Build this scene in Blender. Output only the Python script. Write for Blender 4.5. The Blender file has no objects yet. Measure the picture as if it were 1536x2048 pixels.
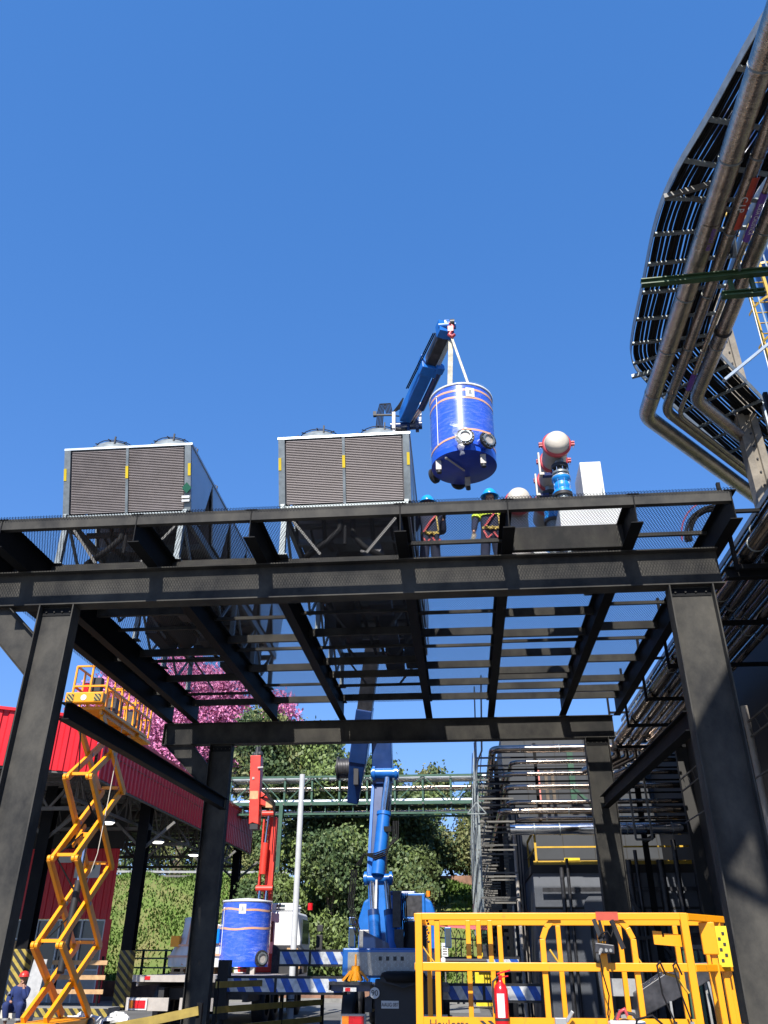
import bpy, math, random
import numpy as np
from mathutils import Vector, Matrix
R = math.radians
random.seed(7); rng = np.random.default_rng(7)
S = bpy.context.scene
COL = S.collection
# ---------------- camera
cam = bpy.data.cameras.new('camera'); co = bpy.data.objects.new('camera', cam); COL.objects.link(co)
F_PX, PITCH, YAW, ROLL = 1614.0, R(29.07), R(5.26), R(.235)
Fv = Vector((-math.sin(YAW)*math.cos(PITCH), math.cos(YAW)*math.cos(PITCH), math.sin(PITCH)))
Rv = Vector((math.cos(YAW), math.sin(YAW), 0)); Uv = Rv.cross(Fv)
R2 = Rv*math.cos(ROLL)+Uv*math.sin(ROLL); U2 = -Rv*math.sin(ROLL)+Uv*math.cos(ROLL)
m = Matrix((R2, U2, -Fv)).transposed().to_4x4(); m.translation = (0, 0, 1.6)
co.matrix_world = m
cam.sensor_fit = 'VERTICAL'; cam.sensor_height = 36; cam.lens = 36*F_PX/2048
cam.clip_end = 1500; cam.clip_start = .05
S.camera = co
# ---------------- sky, sun, exposure
SUN_EL, SUN_AZ = R(44), R(6)          # azimuth: behind the camera, this far to its left
W = bpy.data.worlds.new("World"); S.world = W; W.use_nodes = True
nt = W.node_tree; sky = nt.nodes.new('ShaderNodeTexSky'); sky.sky_type = 'NISHITA'
sky.sun_disc = False; sky.sun_elevation = SUN_EL; sky.sun_rotation = R(180)+SUN_AZ
sky.altitude = 100; sky.air_density = 1.2; sky.dust_density = .25; sky.ozone_density = 4.5
bg = nt.nodes['Background']; hs = nt.nodes.new('ShaderNodeHueSaturation'); hs.inputs['Saturation'].default_value = 1.3; hs.inputs['Hue'].default_value = .503
nt.links.new(sky.outputs[0], hs.inputs['Color']); gm = nt.nodes.new('ShaderNodeGamma'); gm.inputs[1].default_value = .53; nt.links.new(hs.outputs[0], gm.inputs[0])
vm = nt.nodes.new('ShaderNodeVectorMath'); vm.operation = 'MULTIPLY'; vm.inputs[1].default_value = (1.015, 1.28, 2.0); nt.links.new(gm.outputs[0], vm.inputs[0]); nt.links.new(vm.outputs[0], bg.inputs[0]); bg.inputs[1].default_value = .118
sl = bpy.data.lights.new('sun', 'SUN'); so = bpy.data.objects.new('sun', sl); COL.objects.link(so)
sl.energy = 4.9; sl.angle = R(.53); sl.color = (1, .95, .87)
sd = Vector((math.sin(SUN_AZ)*math.cos(SUN_EL), math.cos(SUN_AZ)*math.cos(SUN_EL), -math.sin(SUN_EL)))
so.rotation_euler = sd.to_track_quat('-Z', 'Y').to_euler(); so.location = (0, -20, 30)
S.view_settings.view_transform = 'Standard'; S.view_settings.look = 'None'
S.view_settings.exposure = .80; S.view_settings.gamma = 1
S.cycles.max_bounces = 6; S.cycles.transparent_max_bounces = 12

# ---------------- materials
def mat(name, col, rough=.5, metal=0, var=.15, scale=3, bump=0, bscale=40, col2=None, stretch=None, spec=.5, emit=0, alpha=1, coat=0, lo=.35, hi=.65):
    M = bpy.data.materials.new(name); M.use_nodes = True; n = M.node_tree; b = n.nodes['Principled BSDF']
    b.inputs['Roughness'].default_value = rough; b.inputs['Metallic'].default_value = metal
    b.inputs['Specular IOR Level'].default_value = spec; b.inputs['Coat Weight'].default_value = coat
    tc = n.nodes.new('ShaderNodeTexCoord'); mp = n.nodes.new('ShaderNodeMapping')
    n.links.new(tc.outputs['Object'], mp.inputs[0])
    if stretch: mp.inputs['Scale'].default_value = stretch
    nz = n.nodes.new('ShaderNodeTexNoise'); nz.inputs['Scale'].default_value = scale; nz.inputs['Detail'].default_value = 8
    nz.inputs['Roughness'].default_value = .65
    n.links.new(mp.outputs[0], nz.inputs['Vector'])
    cr = n.nodes.new('ShaderNodeValToRGB'); cr.color_ramp.elements[0].position = lo; cr.color_ramp.elements[1].position = hi
    c2 = col2 if col2 else tuple(min(1, c*(1+var)) for c in col)
    c1 = col if col2 else tuple(c*(1-var) for c in col)
    cr.color_ramp.elements[0].color = (*c1, 1); cr.color_ramp.elements[1].color = (*c2, 1)
    n.links.new(nz.outputs[0], cr.inputs[0]); n.links.new(cr.outputs[0], b.inputs['Base Color'])
    rm = n.nodes.new('ShaderNodeMapRange'); rm.inputs[3].default_value = max(0, rough-.1); rm.inputs[4].default_value = min(1, rough+.12)
    n.links.new(nz.outputs[0], rm.inputs[0]); n.links.new(rm.outputs[0], b.inputs['Roughness'])
    if bump:
        n2 = n.nodes.new('ShaderNodeTexNoise'); n2.inputs['Scale'].default_value = bscale; n2.inputs['Detail'].default_value = 4
        n.links.new(mp.outputs[0], n2.inputs['Vector'])
        bp = n.nodes.new('ShaderNodeBump'); bp.inputs['Strength'].default_value = bump; bp.inputs['Distance'].default_value = .02
        n.links.new(n2.outputs[0], bp.inputs['Height']); n.links.new(bp.outputs[0], b.inputs['Normal'])
    if emit:
        b.inputs['Emission Color'].default_value = (*col, 1); b.inputs['Emission Strength'].default_value = emit
    if alpha < 1: b.inputs['Alpha'].default_value = alpha
    return M
def film(name, rough=.15, a=.22):
    """crumpled stretch film: mostly clear with bright creases"""
    M = bpy.data.materials.new(name); M.use_nodes = True; n = M.node_tree; b = n.nodes['Principled BSDF']
    b.inputs['Base Color'].default_value = (.8, .82, .85, 1); b.inputs['Roughness'].default_value = rough
    tc = n.nodes.new('ShaderNodeTexCoord'); nz = n.nodes.new('ShaderNodeTexNoise'); nz.inputs['Scale'].default_value = 3
    nz.inputs['Detail'].default_value = 10; nz.inputs['Distortion'].default_value = .7
    mp = n.nodes.new('ShaderNodeMapping'); mp.inputs['Scale'].default_value = (1.2, 1.2, 4.5)
    n.links.new(tc.outputs['Object'], mp.inputs[0]); n.links.new(mp.outputs[0], nz.inputs['Vector'])
    cr = n.nodes.new('ShaderNodeValToRGB'); cr.color_ramp.elements[0].position = .45; cr.color_ramp.elements[1].position = .8
    cr.color_ramp.elements[0].color = (a*.25,)*3+(1,); cr.color_ramp.elements[1].color = (min(1, a*1.7),)*3+(1,)
    n.links.new(nz.outputs[0], cr.inputs[0]); n.links.new(cr.outputs[0], b.inputs['Alpha'])
    bp = n.nodes.new('ShaderNodeBump'); bp.inputs['Strength'].default_value = .6; bp.inputs['Distance'].default_value = .05
    n.links.new(nz.outputs[0], bp.inputs['Height']); n.links.new(bp.outputs[0], b.inputs['Normal'])
    return M
def stripes(name, c1, c2, period, duty=.5, vec=(1, 0, 1), rough=.45):
    """diagonal painted stripes, in object space"""
    M = mat(name, c1, rough); n = M.node_tree; b = n.nodes['Principled BSDF']
    tc = n.nodes.new('ShaderNodeTexCoord'); d = n.nodes.new('ShaderNodeVectorMath'); d.operation = 'DOT_PRODUCT'
    d.inputs[1].default_value = vec; n.links.new(tc.outputs['Object'], d.inputs[0])
    q = n.nodes.new('ShaderNodeMath'); q.operation = 'DIVIDE'; q.inputs[1].default_value = period; n.links.new(d.outputs['Value'], q.inputs[0])
    fr = n.nodes.new('ShaderNodeMath'); fr.operation = 'FRACT'; n.links.new(q.outputs[0], fr.inputs[0])
    g = n.nodes.new('ShaderNodeMath'); g.operation = 'GREATER_THAN'; g.inputs[1].default_value = duty; n.links.new(fr.outputs[0], g.inputs[0])
    nz = n.nodes.new('ShaderNodeTexNoise'); nz.inputs['Scale'].default_value = 9; nz.inputs['Detail'].default_value = 8; n.links.new(tc.outputs['Object'], nz.inputs['Vector'])
    w = n.nodes.new('ShaderNodeMapRange'); w.inputs[1].default_value = .4; w.inputs[2].default_value = .75; w.inputs[3].default_value = 1; w.inputs[4].default_value = .55
    n.links.new(nz.outputs[0], w.inputs[0])
    mx = n.nodes.new('ShaderNodeMix'); mx.data_type = 'RGBA'; mx.inputs[6].default_value = (*c1, 1); mx.inputs[7].default_value = (*c2, 1)
    n.links.new(g.outputs[0], mx.inputs[0])
    m2 = n.nodes.new('ShaderNodeMix'); m2.data_type = 'RGBA'; m2.blend_type = 'MULTIPLY'; m2.inputs[0].default_value = 1
    n.links.new(mx.outputs[2], m2.inputs[6]); n.links.new(w.outputs[0], m2.inputs[7]); n.links.new(m2.outputs[2], b.inputs['Base Color'])
    return M
M = dict(
 steel=mat('black_painted_steel', (.004, .0045, .006), .6, 0, scale=1.3, col2=(.013, .013, .013), bump=.12, bscale=12, spec=.12, lo=.4, hi=.8),
 dusty=mat('dusty_black_steel', (.026, .026, .026), .65, 0, scale=1.7, col2=(.095, .089, .076), bump=.15, bscale=14, lo=.36, hi=.8, stretch=(1, 1, .7), spec=.12),
 mesh=mat('mesh_black', (.03, .03, .032), .5, spec=.3),
 galv=mat('galvanised_steel', (.22, .25, .26), .48, .45, var=.22, scale=5),
 alu=mat('bright_sheet', (.46, .52, .56), .38, .5, var=.08, scale=2),
 coil=mat('coil_fins', (.10, .095, .1), .55, .25, var=.25, scale=2, col2=(.17, .155, .16)),
 coilslat=mat('coil_slat', (.19, .17, .175), .5, .3, var=.15, scale=4),
 dark=mat('dark_rubber', (.018, .018, .02), .6), darkm=mat('dark_metal', (.045, .045, .05), .45, .4, var=.4, scale=6),
 yel=mat('yellow_paint', (.80, .30, .003), .40, 0, scale=16, col2=(.34, .15, .02), lo=.60, hi=.80, stretch=(1, 1, .5)),
 yel2=mat('pale_yellow_paint', (.50, .31, .03), .45, var=.15), yelst=mat('sticker_yellow', (.66, .48, .015), .5),
 yelw=mat('worn_yellow_plank', (.25, .18, .035), .6, var=.3, scale=3),
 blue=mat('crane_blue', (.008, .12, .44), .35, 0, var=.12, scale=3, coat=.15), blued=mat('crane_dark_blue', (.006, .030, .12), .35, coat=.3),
 tank=mat('tank_blue', (.015, .085, .56), .25, 0, var=.08, scale=2, coat=.6), tankb=mat('tank_bottom_blue', (.01, .04, .33), .4, var=.15),
 helmet=mat('helmet_blue', (.01, .28, .75), .25, coat=.3), helmr=mat('helmet_red', (.5, .03, .02), .35),
 tape=mat('brown_tape', (.62, .33, .2), .4, var=.1), white=mat('white_paint', (.62, .63, .62), .4, var=.05, scale=2),
 cream=mat('cream_paint', (.48, .44, .37), .45, var=.08, scale=5), creamd=mat('grey_pipe_paint', (.36, .33, .3), .5, var=.12, scale=4),
 clampred=mat('clamp_red', (.42, .05, .06), .4), valve=mat('valve_blue', (.01, .22, .62), .35, var=.1),
 chrome=mat('pipe_cladding', (.36, .30, .25), .2, 1, var=.2, scale=3, bump=.25, bscale=7),
 chromew=mat('wrinkled_cladding', (.50, .40, .31), .22, 1, var=.2, scale=3, bump=.7, bscale=22, stretch=(.6, 2.2, .6)),
 red=mat('canopy_red', (.60, .010, .018), .42, var=.06, scale=1), craner=mat('crane_red', (.62, .04, .022), .4, var=.14, scale=2),
 greens=mat('green_steel', (.03, .085, .05), .45, var=.15), greenb=mat('green_beam', (.035, .075, .03), .45, var=.3),
 wall=mat('dark_cladding', (.032, .036, .042), .6, var=.15, scale=.8), wall2=mat('panel_grey', (.10, .11, .13), .55, var=.1, scale=1.2),
 walld=mat('charcoal_wall', (.022, .021, .02), .7, var=.3, scale=.8), roofu=mat('roof_sheet_grey', (.20, .20, .20), .6, var=.15),
 truss=mat('truss_grey', (.12, .115, .105), .6, var=.2), conc=mat('concrete', (.20, .175, .14), .8, var=.25, scale=3, bump=.3, bscale=20),
 concd=mat('grey_concrete', (.2, .2, .19), .8, var=.2, scale=3), brick=mat('retaining_wall', (.22, .12, .08), .85, var=.35, scale=2, bump=.5, bscale=6),
 asph=mat('asphalt', (.11, .11, .108), .8, var=.2, scale=.6, bump=.2, bscale=60), lane=mat('pale_road', (.20, .20, .195), .8, var=.15, scale=.5),
 soil=mat('grass_soil', (.10, .145, .03), .95, scale=.35, col2=(.20, .15, .07), lo=.45, hi=.75),
 grass=mat('grass_blades', (.105, .18, .028), .8, var=.3, scale=.5), bark=mat('bark', (.14, .11, .08), .9, var=.3, scale=6),
 leafa=mat('leaf_mid', (.088, .122, .036), .6, var=.35, scale=.5), leafb=mat('leaf_bright', (.135, .19, .048), .6, var=.3, scale=.5),
 leafd=mat('leaf_dark', (.045, .08, .024), .65, var=.3, scale=.5), leafo=mat('leaf_olive', (.15, .16, .055), .65, var=.3, scale=.5),
 pink=mat('lapacho_pink', (.52, .13, .30), .7, scale=1.1, col2=(.72, .30, .50)), skin=mat('skin', (.33, .17, .11), .55),
 navy=mat('navy_cloth', (.018, .024, .055), .85, var=.3, scale=12), navyb=mat('blue_coverall', (.009, .022, .10), .85, var=.2, scale=8),
 hivis=mat('hi_vis_band', (.62, .78, .05), .6), strapr=mat('red_strap', (.36, .02, .03), .6), strapy=mat('yellow_strap', (.42, .30, .06), .6),
 glove=mat('work_glove', (.4, .35, .27), .8, var=.4, scale=20), boot=mat('boot', (.06, .04, .03), .7),
 sling=mat('webbing_sling', (.50, .46, .36), .8, var=.3, scale=6), paper=mat('paper_label', (.6, .61, .61), .6, var=.04),
 ink=mat('ink', (.02, .02, .022), .5), wood=mat('pallet_wood', (.45, .28, .14), .8, var=.25, scale=4), glass=mat('window_glass', (.04, .05, .055), .08, spec=.8),
 sheet=mat('white_wrap', (.58, .58, .56), .5, var=.1, scale=3, bump=.5, bscale=6), tail=mat('red_lens', (.55, .01, .015), .25), amber=mat('amber_lens', (.85, .22, .01), .25),
 orange=mat('orange_plastic', (.85, .25, .03), .45), chromep=mat('chrome_rod', (.8, .8, .8), .12, 1, var=.03), lampw=mat('lamp_glow', (1, .97, .9), .4, emit=1.8),
 signpurple=mat('purple_tag', (.13, .05, .3), .5), signred=mat('rust_red_tag', (.42, .06, .03), .5), polew=mat('pole_white', (.45, .46, .46), .5, var=.12, scale=1.5),
 green2=mat('tag_green', (.005, .10, .055), .5), film=film('stretch_film', .12, .08), filmd=film('bag_film', .2, .5), cable=mat('cable_black', (.008, .008, .009), .7, var=.3, spec=.2),
 zinc=mat('zinc_bracket', (.33, .33, .32), .5, .4, var=.15, scale=6), pinkroof=mat('faded_red_roof', (.6, .12, .14), .6), sand=mat('salmon_panel', (.6, .2, .16), .6),
 hazard=stripes('hazard_yellow_black', (.36, .27, .05), (.02, .02, .02), .28, .5, (1, .3, 1)),
 outst=stripes('outrigger_blue_white', (.012, .10, .50), (.68, .70, .72), .36, .5, (1, 0, .55)),
 hazsm=stripes('hazard_small', (.42, .31, .05), (.02, .02, .02), .1, .5, (1, 0, 1)),
)

# ---------------- mesh builder
def V(*a): return Vector(a)
class MB:
    def __init__(s): s.v = []; s.f = []; s.sm = []
    def add(s, vs, fs, smooth=False):
        k = len(s.v); s.v += [tuple(p) for p in vs]; s.f += [tuple(i+k for i in f) for f in fs]; s.sm += [smooth]*len(fs); return s
    def hexa(s, p):  # 8 corners: bottom ring 0-3 ccw, top ring 4-7
        return s.add(p, [(3, 2, 1, 0), (4, 5, 6, 7), (0, 1, 5, 4), (1, 2, 6, 5), (2, 3, 7, 6), (3, 0, 4, 7)])
    def box(s, x0, y0, z0, x1, y1, z1):
        return s.hexa([(x0, y0, z0), (x1, y0, z0), (x1, y1, z0), (x0, y1, z0), (x0, y0, z1), (x1, y0, z1), (x1, y1, z1), (x0, y1, z1)])
    def bar(s, a, b, w, h, up=(0, 0, 1), w2=None, h2=None):
        a = V(*a); b = V(*b); d = (b-a).normalized(); up = V(*up)
        if abs(d.dot(up.normalized())) > .98: up = V(0, 1, 0) if abs(d.y) < .9 else V(1, 0, 0)
        x = d.cross(up).normalized()*.5; y = x.cross(d).normalized()*.5
        w2 = w if w2 is None else w2; h2 = h if h2 is None else h2
        r = lambda c, w, h: [c-x*w-y*h, c+x*w-y*h, c+x*w+y*h, c-x*w+y*h]
        p = r(a, w, h)+r(b, w2, h2)
        return s.add(p, [(0, 1, 2, 3), (7, 6, 5, 4), (0, 4, 5, 1), (1, 5, 6, 2), (2, 6, 7, 3), (3, 7, 4, 0)])
    def ibeam(s, a, b, h, w, tf=.02, tw=.014, up=(0, 0, 1)):
        a = V(*a); b = V(*b); d = (b-a).normalized(); up = V(*up); x = d.cross(up).normalized(); u = x.cross(d).normalized()
        s.bar(a+u*(h-tf)/2, b+u*(h-tf)/2, w, tf, u); s.bar(a-u*(h-tf)/2, b-u*(h-tf)/2, w, tf, u)
        return s.bar(a, b, tw, h-2*tf-.0004, u)
    def tube(s, pts, r, n=10, cap=True, rs=None):
        pts = [V(*p) for p in pts]; k = len(pts); rings = []
        t0 = (pts[1]-pts[0]).normalized(); ref = V(0, 0, 1) if abs(t0.z) < .9 else V(0, 1, 0)
        x = t0.cross(ref).normalized()
        for i, p in enumerate(pts):
            t = ((pts[min(i+1, k-1)]-p).normalized()+(p-pts[max(i-1, 0)]).normalized())
            t = t.normalized() if t.length > 1e-6 else t0
            x = (x-t*x.dot(t)).normalized(); y = t.cross(x)
            rr = rs[i] if rs else r
            if 0 < i < k-1:
                c = (pts[i+1]-p).normalized().dot(t); rr = rr/max(c, .6)*1.0 if c < .999 else rr
            rings.append([p+(x*math.cos(2*math.pi*j/n)+y*math.sin(2*math.pi*j/n))*rr for j in range(n)])
        vs = [q for r_ in rings for q in r_]
        fs = [(i*n+j, i*n+(j+1) % n, (i+1)*n+(j+1) % n, (i+1)*n+j) for i in range(k-1) for j in range(n)]
        s.add(vs, fs, True)
        if cap: s.add(rings[0], [tuple(range(n))[::-1]]); s.add(rings[-1], [tuple(range(n))])
        return s
    def cyl(s, a, b, r, r2=None, n=20): return s.tube([a, b], r, n, True, [r, r if r2 is None else r2])
    def lathe(s, c, prof, n=32, axis='z', caps=False):
        vs = []
        for r, z in prof:
            for j in range(n):
                a = 2*math.pi*j/n; p = (r*math.cos(a), r*math.sin(a), z)
                if axis == 'y': p = (p[0], p[2], p[1])
                if axis == 'x': p = (p[2], p[0], p[1])
                vs.append((c[0]+p[0], c[1]+p[1], c[2]+p[2]))
        k = len(prof); fl = axis == 'y'
        fs = []
        for i in range(k-1):
            for j in range(n):
                f = (i*n+j, i*n+(j+1) % n, (i+1)*n+(j+1) % n, (i+1)*n+j); fs.append(f[::-1] if fl else f)
        s.add(vs, fs, True)
        if caps: s.add(vs[:n], [tuple(range(n))[::-1]]); s.add(vs[-n:], [tuple(range(n))])
        return s
    def prism(s, pts, d):  # polygon (3-D points) extruded by vector d
        n = len(pts); p = [V(*q) for q in pts]; q = [a+V(*d) for a in p]
        return s.add(p+q, [tuple(range(n)), tuple(range(2*n-1, n-1, -1))]+[(j, (j+1) % n+0, n+(j+1) % n, n+j)[::-1] for j in range(n)])
    def sphere(s, c, r, n=16, m=10, sc=(1, 1, 1), zmin=-1):
        prof = []
        for i in range(m+1):
            a = math.pi*(i/m)-math.pi/2; z = math.sin(a)
            if z < zmin: continue
            prof.append((max(1e-4, math.cos(a))*r, z*r))
        k = len(s.v); s.lathe((0, 0, 0), prof, n)
        for i in range(k, len(s.v)): p = s.v[i]; s.v[i] = (c[0]+p[0]*sc[0], c[1]+p[1]*sc[1], c[2]+p[2]*sc[2])
        return s
    def build(s, name, mt, parent=None, bevel=0, thing=None):
        me = bpy.data.meshes.new(name); o = bpy.data.objects.new(name, me); COL.objects.link(o)
        if parent is not None: off = ORG[parent.name]; o.parent = parent; ORG[o.name] = off
        else:
            a = np.array(s.v); off = V((a[:, 0].min()+a[:, 0].max())/2, (a[:, 1].min()+a[:, 1].max())/2, a[:, 2].min()); o.location = off; ORG[o.name] = off
        me.from_pydata([(p[0]-off[0], p[1]-off[1], p[2]-off[2]) for p in s.v], [], s.f)
        me.polygons.foreach_set('use_smooth', s.sm); me.materials.append(M[mt] if isinstance(mt, str) else mt); me.update()
        if bevel:
            b = o.modifiers.new('bevel', 'BEVEL'); b.width = bevel; b.segments = 2; b.limit_method = 'ANGLE'
        return o
def split(b, name, mt, parent, bevel=0, limit=100):
    """every connected piece of the builder becomes an object of its own"""
    n = len(b.v); par = list(range(n))
    def fd(i):
        while par[i] != i: par[i] = par[par[i]]; i = par[i]
        return i
    key = {}
    for i, p in enumerate(b.v):
        k = (round(p[0], 5), round(p[1], 5), round(p[2], 5))
        if k in key: par[fd(i)] = fd(key[k])
        else: key[k] = i
    for f in b.f:
        for j in f[1:]: par[fd(j)] = fd(f[0])
    grp = {}
    for q, f in enumerate(b.f): grp.setdefault(fd(f[0]), []).append(q)
    out = []; rest = MB(); cnt = 0
    for r_, fl in grp.items():
        t = rest if cnt >= limit else MB(); ids = {}; cnt += 1
        off = len(t.v)
        for q in fl:
            for i in b.f[q]:
                if i not in ids: ids[i] = off+len(ids)
        t.v += [b.v[i] for i in ids]; t.f += [tuple(ids[i] for i in b.f[q]) for q in fl]; t.sm += [b.sm[q] for q in fl]
        if t is not rest: out.append(t.build(name, mt, parent, bevel))
    if rest.v: rest.build(name, mt, parent)['kind'] = 'stuff'
    return out
ORG = {}
def tag(o, label, cat, group=None, kind=None):
    if label: o['label'] = label
    if cat: o['category'] = cat
    if group: o['group'] = group
    if kind: o['kind'] = kind
    return o
def thing(name, loc, label, cat, group=None):
    o = bpy.data.objects.new(name, None); COL.objects.link(o); o.location = loc; ORG[o.name] = V(*loc); o.empty_display_size = .2
    return tag(o, label, cat, group)
def rescale(root, k, c=(0, 0, 1.6)):
    c = V(*c); root.location = c+(root.location-c)*k; ORG[root.name] = V(*root.location)
    done = set()
    if root.type == 'MESH': root.data.transform(Matrix.Scale(k, 4))
    for ch in kids(root):
        for o in [ch]+kids(ch):
            ORG[o.name] = ORG[root.name]
            if o.data.name not in done: o.data.transform(Matrix.Scale(k, 4)); done.add(o.data.name)
def kids(o): return [c for c in list(COL.objects) if c.parent == o]
def dup(root, loc, label=None, group=None, rz=0):
    r = root.copy(); COL.objects.link(r); r.location = loc; r.rotation_euler = (0, 0, rz); ORG[r.name] = V(*loc)
    if label: r['label'] = label
    if group: r['group'] = group
    for ch in kids(root):
        c = ch.copy(); COL.objects.link(c); c.parent = r
        for g in kids(ch):
            d = g.copy(); COL.objects.link(d); d.parent = c
    return r
def text(name, body, size, loc, rot, mt, parent, ext=.002, sx=1):
    cu = bpy.data.curves.new(name, 'FONT'); cu.body = body; cu.size = size; cu.extrude = ext; cu.align_x = 'CENTER'; cu.align_y = 'CENTER'
    t = bpy.data.objects.new(name+'_c', cu); COL.objects.link(t); bpy.context.view_layer.update()
    me = bpy.data.meshes.new_from_object(t.evaluated_get(bpy.context.evaluated_depsgraph_get())); bpy.data.objects.remove(t); bpy.data.curves.remove(cu)
    from mathutils import Euler
    me.transform(Matrix.Translation(V(*loc)-ORG[parent.name]) @ Euler(rot).to_matrix().to_4x4() @ Matrix.Diagonal((sx, 1, 1, 1)))
    me.materials.clear(); me.materials.append(M[mt]); o = bpy.data.objects.new(name, me); COL.objects.link(o); o.parent = parent; return o
def skin(name, chains, mt, parent, sub=2):
    """one continuous body: chains of (point, radius); the first point of later chains may repeat an earlier one"""
    pts = []; rad = []; edges = []; idx = {}
    def vid(p, r):
        k = tuple(round(c, 4) for c in p)
        if k not in idx: idx[k] = len(pts); pts.append(V(*p)-ORG[parent.name]); rad.append(r)
        return idx[k]
    for ch in chains:
        ids = [vid(p, r) for p, r in ch]
        edges += [e for e in zip(ids, ids[1:])]
    me = bpy.data.meshes.new(name); me.from_pydata(pts, edges, []); o = bpy.data.objects.new(name, me); COL.objects.link(o); o.parent = parent; ORG[o.name] = ORG[parent.name]
    sk = o.modifiers.new('skin', 'SKIN'); sk.use_smooth_shade = True
    for i, r in enumerate(rad):
        q = me.skin_vertices[0].data[i]; q.radius = r if isinstance(r, tuple) else (r, r); q.use_root = i == 0
    sb = o.modifiers.new('sub', 'SUBSURF'); sb.levels = sub; sb.render_levels = sub
    me.materials.append(M[mt]); return o
# ================= SETTING =================
def terrain(name, x0, x1, y0, y1, nx, ny, fz, mt):
    b = MB(); vs = []; fs = []
    for j in range(ny+1):
        for i in range(nx+1):
            x = x0+(x1-x0)*i/nx; y = y0+(y1-y0)*j/ny; vs.append((x, y, fz(x, y)))
    for j in range(ny):
        for i in range(nx):
            k = j*(nx+1)+i; fs.append((k, k+1, k+nx+2, k+nx+1))
    b.add(vs, fs, True); return tag(b.build(name, mt), None, None, kind='structure')
MB().add([(-400, -60, 0), (400, -60, 0), (400, 900, 0), (-400, 900, 0)], [(0, 1, 2, 3)]).build('ground', 'asph')['kind'] = 'structure'
MB().add([(-60, 33.5, .004), (0.4, 33.5, .004), (0.4, 40.5, .004), (-60, 40.5, .004)], [(0, 1, 2, 3)]).build('road', 'lane')['kind'] = 'structure'
def hz(x, y):
    sh = 11*max(0, min(1, (-10-x)/4)); k = max(0, min(1, (y-43-sh)/(11-sh*.09))); e = k*k*(3-2*k)*(5.6+sh*.12)
    far = max(0, y-56)*.05
    return e+far*.3+(.18*math.sin(x*1.3+y)+.12*math.sin(x*.6-y*1.7))*(1 if k > 0 else 0)-(.3 if k == 0 else 0)
terrain('hillside', -70, 60, 41, 115, 110, 90, hz, 'soil')
b = MB(); n = 60000
gx = rng.uniform(-38, 6, n); gy = rng.uniform(43.5, 55, n)+11*np.clip((-10-gx)/4, 0, 1); a = rng.uniform(0, 2*math.pi, n); hh = rng.uniform(.07, .22, n)
keep = (np.sin(gx*.9+gy*.5)+np.sin(gx*.37-gy*.8)+rng.uniform(-1.2, 1.2, n)) > -1.1
vs = []; fs = []
for i in np.nonzero(keep)[0]:
    x, y = gx[i], gy[i]; z = hz(x, y); dx, dy = math.cos(a[i])*.07, math.sin(a[i])*.07; k = len(vs)
    vs += [(x-dx, y-dy, z-.03), (x+dx, y+dy, z-.03), (x+dy*1.6, y-dx*1.6-.08, z+hh[i])]; fs.append((k, k+1, k+2))
b.add(vs, fs); tag(b.build('grass', 'grass'), 'rough green grass covering the sunlit bank', 'grass', kind='stuff')
# kerb along the road
b = MB().box(-60, 40.6, 0, 0.4, 40.8, .15); tag(b.build('kerb', 'concd'), None, None, kind='structure')

# ================= STEEL PLATFORM =================
P = thing('steel_platform', (-2.1, 18.4, 0), 'black steel platform on four tall H-section columns with an expanded metal deck', 'platform')
YF, YB = 13.15, 23.95                      # centre lines of front and rear girder
def vcol(x0, x1, yc, z0, z1, name='column'):
    b = MB(); d = .15
    b.box(x0, yc-d, z0, x0+.022, yc+d, z1); b.box(x1-.022, yc-d, z0, x1, yc+d, z1)
    b.box(x0+.0222, yc-.012, z0, x1-.0222, yc+.012, z1)
    return b.build(name, 'dusty', P)
for x0, x1 in ((-7.47, -6.82), (3.68, 4.42)): vcol(x0, x1, YF, -.33, 7.215)
for x0, x1 in ((-7.37, -6.70), (3.62, 4.30)): vcol(x0, x1, YB, -.33, 7.215)
def girder(name, yc, x0, x1, z0, z1):
    b = MB(); d = .15
    b.box(x0, yc-d, z0, x1, yc+d, z0+.022); b.box(x0, yc-d, z1-.022, x1, yc+d, z1)
    b.box(x0, yc-.01, z0+.0222, x1, yc+.01, z1-.0222)
    for x in (x0+.012,): b.box(x-.01, yc-.14, z0+.024, x+.01, yc-.0102, z1-.024)
    return b.build(name, 'dusty', P)
girder('front_girder', YF, -9.6, 4.62, 7.22, 7.90)
girder('rear_girder', YB, -8.86, 4.50, 7.22, 7.86)
ZJ0, ZJ1 = 7.905, 8.46
JX = [-8.72, -7.93, -5.46, -3.42, -.83, .99, 3.08, 4.66]
for x in JX:
    b = MB(); y0 = 11.99 if x != -8.72 else 11.99
    b.box(x-.10, y0, ZJ0, x+.10, 24.1, ZJ0+.018); b.box(x-.10, y0+.0, ZJ1-.018, x+.10, 24.1, ZJ1)
    b.box(x-.008, y0+.001, ZJ0+.0182, x+.008, 24.1, ZJ1-.0182); b.build('joist', 'steel', P)
b = MB()                                    # front edge channel, one length per bay
xs = [-9.7]+JX
for a, c in zip(xs, xs[1:]):
    if c-a < .3: continue
    b = MB(); g = .012
    b.box(a+g, 12.0, 8.25, c-g, 12.012, 8.455); b.box(a+g, 12.0122, 8.25, c-g, 12.11, 8.262); b.box(a+g, 12.0122, 8.443, c-g, 12.11, 8.455)
    b.build('edge_channel', 'dusty', P)
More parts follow.
